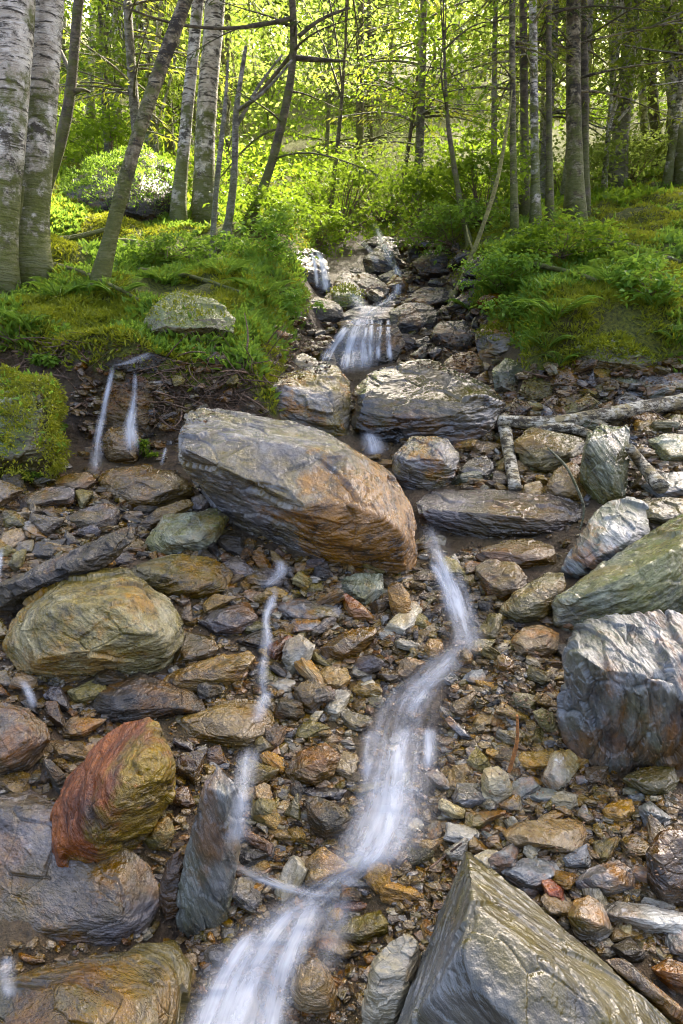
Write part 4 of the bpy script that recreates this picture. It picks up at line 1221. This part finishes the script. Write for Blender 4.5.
px_tree('sapling', 'young leafy tree arching over the stream left of the right-bank cluster', [(470, 245, 6), (462, 215, 5), (455, 170, 5), (448, 130, 4), (446, 100, 3)], DARKBARK, LEAF, 2.6, 'sapling', crad=1.0)
px_tree('sapling', 'young bright tree rising from the shrubs at the head of the stream', [(400, 222, 5), (402, 190, 4), (408, 150, 4), (414, 110, 3)], DARKBARK, LEAF, 3.2, 'sapling', crad=1.1)
px_tree('sapling', 'slender leafy tree left of the stream head, before the sunlit gap', [(330, 212, 5), (334, 180, 4), (338, 140, 4), (342, 100, 3)], DARKBARK, LEAFY, 3.6, 'sapling', crad=1.2)

# ------------------------------------------------------------------ forest of repeated trees
def proto_tree(kind, seed):
    global rng
    H = {'larch': 7.5, 'spruce': 7.5, 'broad': 6.0, 'yellow': 6.0, 'young': 2.8}[kind]
    lean = rng.normal(0, .02, 2)
    P = [np.array([lean[0] * z + .1 * math.sin(z * .7 + seed), lean[1] * z, z]) for z in np.linspace(0, H, 7)]
    Rr = np.linspace(1, .12, 7) * {'larch': .075, 'spruce': .085, 'broad': .07, 'yellow': .06, 'young': .022}[kind]
    if kind in ('larch', 'spruce'):
        cf = lambda lb, tw, pf: conifer(lb, tw, 0, 0, .06 if kind == 'spruce' else .12, .99, 90, 1.7, .35, .11, .6, .12, .022, pf)
        mats = (GREYBARK, LARCH) if kind == 'larch' else (DARKBARK, NEEDLE)
    elif kind == 'young':
        cf = lambda lb, tw, pf: crown_broad(lb, tw, pf(.55), (1.1, 1.1, 1.3), 44, 46, .085, .055, lambda t: pf(.15 + .8 * t))
        mats = (DARKBARK, LEAF)
    else:
        cf = lambda lb, tw, pf: crown_broad(lb, tw, pf(.56), (1.6, 1.6, H * .44), 95, 40, .11, .075, lambda t: pf(.2 + .78 * t))
        mats = (BIRCH if kind == 'yellow' else GREYBARK, LEAFY if kind == 'yellow' else LEAF)
    return tree({'larch': 'larch_tree', 'spruce': 'spruce_tree', 'broad': 'broadleaf_tree', 'yellow': 'birch_tree', 'young': 'young_tree'}[kind], 'x', P, Rr, *mats, cf)


def copy_tree(o, loc, rz, sc):
    c = o.copy(); COL.objects.link(c); c.location = loc; c.rotation_euler = (0, 0, rz); c.scale = (sc, sc, sc)
    for ch in list(o.children):
        d = ch.copy(); COL.objects.link(d); d.parent = c
    return c


FL = {'larch': 'slender larch with thin drooping sprays in the wood beyond the banks', 'spruce': 'dark spruce with hanging green boughs in the wood beyond the banks',
      'broad': 'green broadleaf tree in the wood beyond the banks', 'yellow': 'yellow-green birch glowing in the wood beyond the banks', 'young': 'low leafy young tree under the wood beyond the banks'}
protos = {}; used = {}
for k in FL:
    protos[k] = [proto_tree(k, i) for i in range(2)]
    used[k] = [False] * 2
spots = []
trr = random.Random(21)


def plant(kind, x, y, sc):
    i = trr.randrange(2); o = protos[kind][i]
    loc = (x, y, float(height(np.array([x]), np.array([y]))[0]) - .05)
    if not used[kind][i]:
        used[kind][i] = True; o.location = loc; o.scale = (sc,) * 3; c = o
    else: c = copy_tree(o, loc, trr.uniform(0, 6.28), sc)
    tag(c, FL[kind], 'tree', FL[kind] + ', look-alikes')
    spots.append((x, y))


tries = 0; nplant = 0
while nplant < 118 and tries < 9000:
    tries += 1
    y = 11.5 + 38 * trr.random() ** 1.5
    x = trr.uniform(-1, 1) * (.60 * y + 1.5)
    dx = x - np.interp(y, CY, CX)
    if y < 17 and abs(dx) < 1.6: continue
    if x > .12 * y and trr.random() < .35: continue
    md = .9 if y < 20 else 1.3
    if any((x - a) ** 2 + (y - b) ** 2 < md ** 2 for a, b in spots): continue
    r = trr.random()
    if x > .12 * y: kind = 'larch' if r < .22 else 'yellow' if r < .80 else 'spruce' if r < .84 else 'young'
    elif x < -.12 * y: kind = 'broad' if r < .40 else 'yellow' if r < .5 else 'spruce' if r < .72 else 'larch' if r < .8 else 'young'
    else: kind = 'broad' if r < .42 else 'yellow' if r < .58 else 'spruce' if r < .7 else 'young'
    if y > 24 and kind == 'young': kind = 'yellow'
    plant(kind, x, y, trr.uniform(.75, 1.2) * (1.3 if y > 25 else 1))
    nplant += 1
# two spruces that stand outside the frame on either side and hang their boughs into it
for kd, x, y, s in (('larch', -4.3, 7.2, .9), ('larch', -2.6, 9.6, 1.0), ('larch', 1.3, 12.6, 1.1), ('spruce', .4, 16.5, 1.2), ('larch', 4.9, 10.0, 1.0)):
    plant(kd, x, y, s)

for k in protos:
    for i in range(2):
        if not used[k][i]:
            for o_ in list(protos[k][i].children) + [protos[k][i]]: bpy.data.objects.remove(o_)
def tall(x, y, H, label):  # added trees whose dense crowns keep direct sun off the foreground rocks
    b = np.array([x, y, float(height(np.array([x]), np.array([y]))[0])])
    P = [b + np.array([.05 * math.sin(k), 0, H * k / 6]) for k in range(7)]
    tree('broadleaf_tree', label, P, np.linspace(.14, .02, 7), GREYBARK, LEAF, lambda lb, tw, pf: crown_broad(lb, tw, pf(.76), (2.6, 2.6, H * .28), 150, 44, .17, .12, lambda t: pf(.45 + .55 * t)))


tall(5.2, 8.6, 11, 'tall unseen broadleaf tree added for shade just outside the wood at the right, nearest the logs')
tall(6.4, 10.6, 12, 'tall broadleaf tree added for shade at the right edge behind the white birch')
tall(6.8, 7.6, 11, 'tall unseen broadleaf tree added for shade farthest out on the right bank')
tall(4.7, 12.6, 11, 'pale slim broadleaf tree added for shade in the right-hand wood behind the spotted trunk')
tall(6.1, 13.8, 11, 'broadleaf tree added for shade in the right-hand wood behind the leaning pale stem')
tall(3.5, 11.2, 11, 'broadleaf tree added for shade between the whitish slim trunk and the sunlit wood')
tall(7.4, 12.0, 11, 'broadleaf tree added for shade beside the right edge of the sunlit wood')
# ------------------------------------------------------------------ shrubs, ferns, plants
def shrub(label, u, v, wpx, hpx, leafm, n, L, Y=None, name='shrub', group=None, flat=.6, W=.6):
    b, Y = ground_pt(u, v, Y)
    k = 1 / F * Y; rad = np.array([wpx * k / 2, wpx * k / 2 * .8, hpx * k / 2])
    root = empty(name, b); tag(root, label, name.replace('_', ' '), group)
    lb = MB(); tw = MB()
    crown_broad(lb, tw, (0, 0, rad[2] * .95), rad, max(8, n // 34), 34, L, L * W, lambda t: (rng.normal() * .05, rng.normal() * .05, .02), flat=flat)
    link('foliage', lb.mesh('foliage', False), leafm, root)
    if tw.n: link('stem', tw.mesh('stem'), TWIG, root)
    return root


shrub('broad bright green shrub left of the stream head', 340, 238, 120, 85, LEAF, 2600, .075)
shrub('pale green shrub hanging over the topmost little waterfall', 318, 250, 70, 40, LEAF, 1100, .06)
shrub('bright shrub right of the stream head, below the young trees', 428, 236, 100, 75, LEAF, 2200, .075)
shrub('fresh green shrub between stream head and right-bank cluster', 480, 226, 90, 90, LEAF, 1900, .07)
shrub('low leafy shrub on the left bank under the curved tree', 268, 238, 90, 46, LEAF, 1500, .06)
shrub('bright leafy bush overhanging the bare soil left of the fan-shaped waterfall', 294, 326, 62, 40, FERN, 560, .055)
shrub('dark green shrub on the far left slope behind the mossy thin tree', 110, 158, 110, 60, LEAF, 1500, .09, Y=12)
shrub('yellow-green shrub behind the right-bank trunks', 560, 205, 120, 60, LEAFY, 1600, .09, Y=12)
shrub('sunlit shrub at the edge of the wood, right of the spotted trunk', 630, 196, 100, 46, LEAFY, 1500, .09, Y=13)
shrub('mid green shrub behind the straight white birch', 232, 200, 110, 70, LEAF, 1900, .08, Y=11.5)
shrub('feathery green shrub filling the gap above the stream head', 385, 206, 120, 80, LEAFY, 2300, .08, Y=13)
shrub('bright leafy plants on the right bank edge beside the bent sapling', 500, 290, 90, 40, FERN, 1100, .05)
shrub('leafy plants spilling over the jutting boulder of the right bank', 515, 322, 70, 26, FERN, 700, .045)
shrub('tall leafy clump on the right bank in front of the spotted trunk', 560, 262, 110, 44, LEAF, 1300, .06)
shrub('low bright clump near the right edge above the fern bank', 650, 300, 90, 40, FERN, 1000, .055)
shrub('bright low bush along the left side of the upper stream', 270, 262, 90, 44, FERN, 1200, .055)
shrub('wide leafy thicket above the right bank of the upper stream', 455, 250, 100, 50, FERN, 1500, .06)
shrub('green clump at the foot of the straight white birch', 170, 262, 90, 30, FERN, 900, .055)
shrub('little leafy plant on the moss wrapped boulder', 50, 432, 22, 18, FERN, 60, .05, name='plant')
shrub('broad-leaved seedling at the foot of the moss wrapped boulder', 22, 482, 26, 22, FERN, 70, .045, name='plant')
shrub('small plant on the bare soil above the moss wrapped boulder', 46, 366, 22, 14, FERN, 50, .05, name='plant')
shrub('green tuft clinging beside the left pair of thin waterfalls', 146, 458, 16, 24, LEAF, 130, .03, name='plant')


def fern(label, u, v, n, L, Y=None, group=None, spread=1.0):
    b, Y = ground_pt(u, v, Y)
    root = empty('fern', b); tag(root, label, 'fern', group)
    for i in range(n):
        mb = MB(); a = 2 * math.pi * i / n + rnd.uniform(-.3, .3); l = L * rnd.uniform(.7, 1.1)
        s = np.linspace(0, 1, 12)[:, None]; d = np.array([math.cos(a), math.sin(a), 0])
        P = d * l * s * .8 * spread + np.array([0, 0, 1.]) * l * (1.15 * s - .85 * s ** 2)
        tube(mb, P, np.linspace(.004, .001, 12), 4)
        m = 26; t = np.linspace(.12, .98, m); Q = np.stack([np.interp(t, s[:, 0], P[:, k]) for k in range(3)], 1)
        side = np.cross(d, [0, 0, 1.])
        w = l * .24 * np.sin(np.pi * np.clip(t * .85 + .12, 0, 1))
        for sg in (1, -1):
            dirs = side * sg + d * .45 + np.array([0, 0, -.15])
            nb = len(t); dn = np.tile(dirs / np.linalg.norm(dirs), (nb, 1))
            sd = np.cross(dn, [0, 0, 1.]); 
            V = np.stack([Q, Q + dn * w[:, None] * .4 + sd * .16 * w[:, None], Q + dn * w[:, None], Q + dn * w[:, None] * .4 - sd * .16 * w[:, None]], 1).reshape(-1, 3)
            ii = np.arange(nb) * 4; mb.add(V, np.stack([ii, ii + 1, ii + 2, ii + 3], 1))
        link('frond', mb.mesh('frond', False), FERN, root)
    return root


fern('fern spreading over the edge of the right mossy bank', 556, 322, 9, .42)
fern('smaller fern hanging below the edge of the right mossy bank', 546, 352, 6, .30)
fern('fern at the base of the right bank by the dark mossy boulder', 676, 345, 8, .35)
fern('fern on the right moss above the jutting boulder', 500, 298, 9, .40)
fern('fern half hidden near the squared yellow-green block', 560, 366, 5, .24)
fern('fern in the grass of the left bank beside the leafy bush', 262, 300, 7, .36)
fern('fern on the right slope under the spotted trunk', 610, 285, 8, .4)
fern('fern at the foot of the leaning trunk', 118, 300, 7, .34)
for (u, v) in ((60, 300), (165, 285), (225, 278), (28, 330), (200, 250)):
    fern('fern in the moss of the left bank', u, v, 7, .32, group='ferns in the left-bank moss')
for (u, v) in ((640, 270), (585, 262), (470, 312), (655, 310), (525, 262)):
    fern('fern rising from the sunny moss of the right bank', u, v, 7, .34, group='ferns in the right-bank moss')

# ------------------------------------------------------------------ moss carpet (stuff)
def carpet(name, n, mat, y0, y1, sel, L, W, blades, lean=.9):
    xs = []; 
    while sum(len(a) for a in xs) < n:
        y = rng.uniform(y0, y1, n * 2); x = rng.uniform(-.56, .56, n * 2) * y + 0
        s1, s2, dx = banks(x, y)
        k = sel(x, y, s1, s2, dx); k = rng.random(len(x)) < k * np.clip(y0 / y, 0, 1) ** 1.0
        xs.append(np.stack([x[k], y[k]], 1))
        if len(xs) > 40: break
    XY = np.concatenate(xs)[:n]
    z = height(XY[:, 0], XY[:, 1])
    P = np.repeat(np.column_stack([XY, z - .005]), blades, 0) + rng.normal(size=(len(XY) * blades, 3)) * np.array([.018, .018, .004])
    d = rng.normal(size=P.shape) * lean; d[:, 2] = np.abs(d[:, 2]) * .5 + .45
    mb = MB(); leaves(mb, P, L, W, .2, d)
    o = link(name, mb.mesh(name, False), mat); tag(o, kind='stuff'); return o


pn = lambda x, y, s, sc: fbm(np.stack([x * sc, y * sc, x * 0 + s], 1), 3, s)
on = lambda x, y, a, b, dx: on2(x, y)
def on2(x, y):
    a1, f1, a2, f2, _ = banks(x, y, True)
    return np.minimum(np.maximum(sm((a1 - .3) / .25) * sm((f1 - .60) / .2), sm((a2 - .22) / .25) * sm((f2 - .25) / .2)) + (y > 12), 1)


carpet('moss', 72000, MOSS, 4.0, 15, lambda x, y, a, b, dx: on(x, y, a, b, dx) * sm((pn(x, y, 3, 1.5) - .35) / .15), .050, .014, 4)
carpet('ground_cover', 26000, FERN, 4.2, 16, lambda x, y, a, b, dx: on(x, y, a, b, dx) * sm((pn(x, y, 8, 1.1) - .45 - .07 * (x < 0)) / .1), .075, .032, 3)
carpet('undergrowth', 9000, LEAF, 9, 34, lambda x, y, a, b, dx: (y > 9) * sm((pn(x, y, 9, .5) - .42) / .12) * (np.abs(dx) > .5), .16, .08, 3)
# moss on the wrapped boulder: a part of it
def cloak(ob, n, L, W, mat, zmin=.1):
    me = ob.data; nv_ = len(me.vertices); a = np.empty(nv_ * 3, np.float32); me.vertices.foreach_get('co', a); a = a.reshape(-1, 3)
    N = np.empty(nv_ * 3, np.float32); me.vertices.foreach_get('normal', N); N = N.reshape(-1, 3)
    k = np.nonzero(N[:, 2] > zmin)[0]; k = rng.choice(k, n)
    mb = MB(); d = N[k] + rng.normal(size=(n, 3)) * .8; d[:, 2] -= .2
    cl = fbm(a[k] * 5.5, 3, 31); P = a[k] + N[k] * (np.clip(cl - .42, 0, 1) * .32 - .006)[:, None] + rng.normal(size=(n, 3)) * .008
    leaves(mb, P, L, W, .2, d)
    tag(link('moss_cover', mb.mesh('moss_cover', False), mat, ob), kind='stuff')


cloak(mossrock, 14000, .026, .009, MOSS, -.5); cloak(mossrock, 260, .045, .02, FERN, .0)
for o, ob, d in HEROES:
    if ob['label'].startswith('mossy brown boulder'): cloak(ob, 500, .03, .011, MOSS, .75)
    if ob['label'].startswith('half-buried'): cloak(ob, 5200, .045, .016, FERN, .15)
    if ob['label'].startswith('dark mossy boulder'): cloak(ob, 1500, .04, .014, MOSS, .5)
    if ob['label'].startswith('mossy green stone'): cloak(ob, 500, .03, .012, MOSS, .4)
    if ob['label'].startswith('jutting boulder'): cloak(ob, 900, .045, .016, MOSS, .8)

# ------------------------------------------------------------------ litter: dead leaves, roots and twigs (stuff)
def litter():
    mb = MB(); P = []
    for poly, n in (([(0, 335), (140, 335), (250, 345), (330, 335), (330, 370), (250, 400), (170, 440), (60, 370), (0, 365)], 1900), ([(480, 380), (683, 370), (683, 430), (500, 430)], 900),
                    ([(500, 640), (565, 660), (560, 740), (500, 720)], 250), ([(440, 770), (640, 770), (683, 900), (560, 860)], 220), ([(400, 330), (480, 340), (470, 380), (400, 360)], 350)):
        poly = np.array(poly, float); k = 0
        while k < n:
            u = rng.uniform(poly[:, 0].min(), poly[:, 0].max()); v = rng.uniform(poly[:, 1].min(), poly[:, 1].max())
            if not inside(poly, u, v): k += .2; continue
            Y = hit_all(u, v)
            if Y < 20: P.append(pt(u, v, Y - .012))
            k += 1
    P = np.array(P); dd = rng.normal(size=P.shape); dd[:, 2] = dd[:, 2] * .25 + .25
    leaves(mb, P, np.minimum(.034, .006 * P[:, 1]), np.minimum(.02, .0035 * P[:, 1]), .85, dd)
    o = link('leaf_litter', mb.mesh('leaf_litter', False), DEADLEAF); tag(o, kind='stuff')
    mb = MB()
    for _ in range(1500):
        if rng.random() < .72: u, v = rng.uniform(0, 330), rng.uniform(338, 420)
        else: u, v = rng.uniform(480, 683), rng.uniform(375, 440)
        if covered(u, v, .95) or (u < 70 and v > 370) or (90 < u < 140): continue
        Y = hit(u, v)
        if not Y: continue
        p = pt(u, v, Y - .02); l = rng.uniform(.06, .28)
        d = rng.normal(size=3) * np.array([1, .3, .35]); d[2] -= (.8 if rng.random() < .5 else 0); d /= np.linalg.norm(d)
        q = smooth_path([p, p + d * l * .5 + rng.normal(size=3) * .02, p + d * l + rng.normal(size=3) * .03], 6)
        tube(mb, q, np.linspace(1, .4, 6) * (.0018 + .007 * rng.random() ** 3), 4)
    o = link('twig_litter', mb.mesh('twig_litter'), TWIG); tag(o, kind='stuff')


g = G('dead_leaf'); gco = g.n('TexCoord').outputs['Object']
DEADLEAF = g.done(g.n('BsdfPrincipled', {'Base Color': g.mix(g.ramp(g.noise(gco, 22, 2), [(.4, 0.), (.6, 1.)]), (.035, .018, .010), (.17, .085, .03)), 'Roughness': .55}).outputs[0])
litter()


# ------------------------------------------------------------------ logs and loose branches
def log(name, label, pts, mat, Y=None, lift=.0, seg=12, cat='log', ends=True, group=None):
    P = []
    for i, (u, v, w) in enumerate(pts):
        y = Y[i] if Y else (hit_all(u, v + w * .5) - .02)
        P.append((*pt(u, v, y - lift), w / 2 / F * y))
    P = np.array(P); n = max(12, len(P) * 6); Q = smooth_path(P, n); b = Q[0, :3].copy()
    mb = MB(); tube(mb, Q[:, :3] - b, Q[:, 3], seg, .16, SEED[0]); SEED[0] += 1
    o = link(name, mb.mesh(name), mat, None, b); tag(o, label, cat, group); return o


def Yat(u, v): return hit(u, v)


ya = hit(560, 425); yb = hit(684, 408)
log('birch_log', 'long fallen birch log lying across the foot of the right bank', [(498, 420, 11), (520, 423, 12), (545, 424, 13), (585, 419, 14), (622, 412, 15), (660, 405, 16), (720, 396, 17)], LOGBARK, [ya - .16] * 4 + [ya - .1, yb - .12, yb])
log('birch_log', 'short mossy log crossing under the long fallen birch log', [(530, 434, 9), (548, 428, 11), (566, 427, 11), (586, 432, 10), (600, 440, 8)], LOGBARK, [ya - .22] * 5)
log('birch_log', 'vertical broken birch log pointing down toward the long dark slab', [(503, 419, 13), (507, 440, 13), (511, 465, 13), (515, 488, 13)], LOGBARK, [hit_all(u_, v_) - .16 for u_, v_ in ((503, 416), (507, 440), (511, 462), (515, 486))])
log('birch_log', 'short thick birch log with a cut end beside the upright angular rock', [(630, 448, 9), (640, 462, 12), (652, 476, 14), (661, 487, 15)], LOGBARK, [min(hit_all(u_, v_) for u_ in (u0_ - 6, u0_, u0_ + 6)) - .15 for u0_, v_ in ((630, 448), (640, 462), (652, 476), (661, 487)) for u_ in (u0_,)])
log('branch', 'thin forked grey branch leaning in front of the upright angular rock', [(548, 448, 2), (560, 460, 3), (566, 464, 3), (576, 486, 3), (586, 508, 2.5), (580, 530, 2)], GREYBARK, [hit(586, 508) - .22] * 6, cat='branch', seg=6)
log('twig', 'curved orange twig standing in the right rubble', [(509, 772, 4), (515, 752, 4.5), (518, 738, 4), (517, 715, 3)], ORANGETWIG, [hit(509, 775) - .10] * 4, cat='twig', seg=6)
log('twig', 'dark wet stick beside the tip of the huge foreground boulder', [(430, 868, 3), (445, 856, 3), (462, 843, 2)], TWIG, cat='twig', seg=6)
for (a, b_, m) in (((45, 262), (140, 300), -6), ((110, 240), (200, 262), -8), ((140, 270), (240, 292), -6), ((30, 240), (120, 225), 6), ((215, 262), (268, 250), -4), ((520, 262), (640, 300), -8), ((590, 240), (680, 262), -6)):
    P = [(*a, 5), ((a[0] + b_[0]) / 2, (a[1] + b_[1]) / 2 + m, 5), (*b_, 3)]
    lg = log('fallen_branch', 'thin mossy fallen branch lying on the moss of the banks', P, MOSSBARK if 'MOSSBARK' in globals() else BIRCHL, None, .05, 6, 'branch', group='mossy fallen branches on the banks')

# ------------------------------------------------------------------ sky, sun, camera
SUN_EL, SUN_AZ = 47, 28        # degrees; azimuth from straight ahead toward the right
w = bpy.data.worlds.new('World'); scene.world = w; w.use_nodes = True
nt = w.node_tree; nt.nodes.clear()
sky = nt.nodes.new('ShaderNodeTexSky'); sky.sky_type = 'NISHITA'; sky.sun_disc = False
sky.sun_elevation = R(SUN_EL); sky.sun_rotation = R(SUN_AZ); sky.air_density = .6; sky.dust_density = 8.0; sky.ozone_density = .2
bg = nt.nodes.new('ShaderNodeBackground'); bg.inputs['Strength'].default_value = .15
ow = nt.nodes.new('ShaderNodeOutputWorld')
nt.links.new(sky.outputs[0], bg.inputs[0]); nt.links.new(bg.outputs[0], ow.inputs[0])
sl = bpy.data.lights.new('sun', 'SUN'); sl.energy = 5.0; sl.angle = R(5); sl.color = (1, .90, .72)
so = bpy.data.objects.new('sun', sl); COL.objects.link(so)
D = Vector((math.sin(R(SUN_AZ)) * math.cos(R(SUN_EL)), math.cos(R(SUN_AZ)) * math.cos(R(SUN_EL)), math.sin(R(SUN_EL))))
so.rotation_euler = D.to_track_quat('Z', 'Y').to_euler(); so.location = (0, 0, 30)

cd = bpy.data.cameras.new('camera'); cam = bpy.data.objects.new('camera', cd); COL.objects.link(cam)
cd.sensor_fit = 'VERTICAL'; cd.sensor_height = 36; cd.lens = 24.01; cd.clip_end = 1000; cd.clip_start = .05
cam.location = CAM; cam.rotation_euler = (R(90) + PITCH, 0, 0)
scene.camera = cam
vs = scene.view_settings; vs.view_transform = 'Standard'; vs.look = 'None'; vs.gamma = 1; vs.use_curve_mapping = False
vs.exposure = 2.8
c = scene.cycles
c.max_bounces = 6; c.diffuse_bounces = 3; c.glossy_bounces = 3; c.transmission_bounces = 4; c.transparent_max_bounces = 16
c.use_denoising = True; c.denoising_input_passes = 'RGB_ALBEDO_NORMAL'; c.denoising_prefilter = 'ACCURATE'; c.filter_width = 1.05; c.sample_clamp_indirect = 6; c.caustics_reflective = False; c.caustics_refractive = False
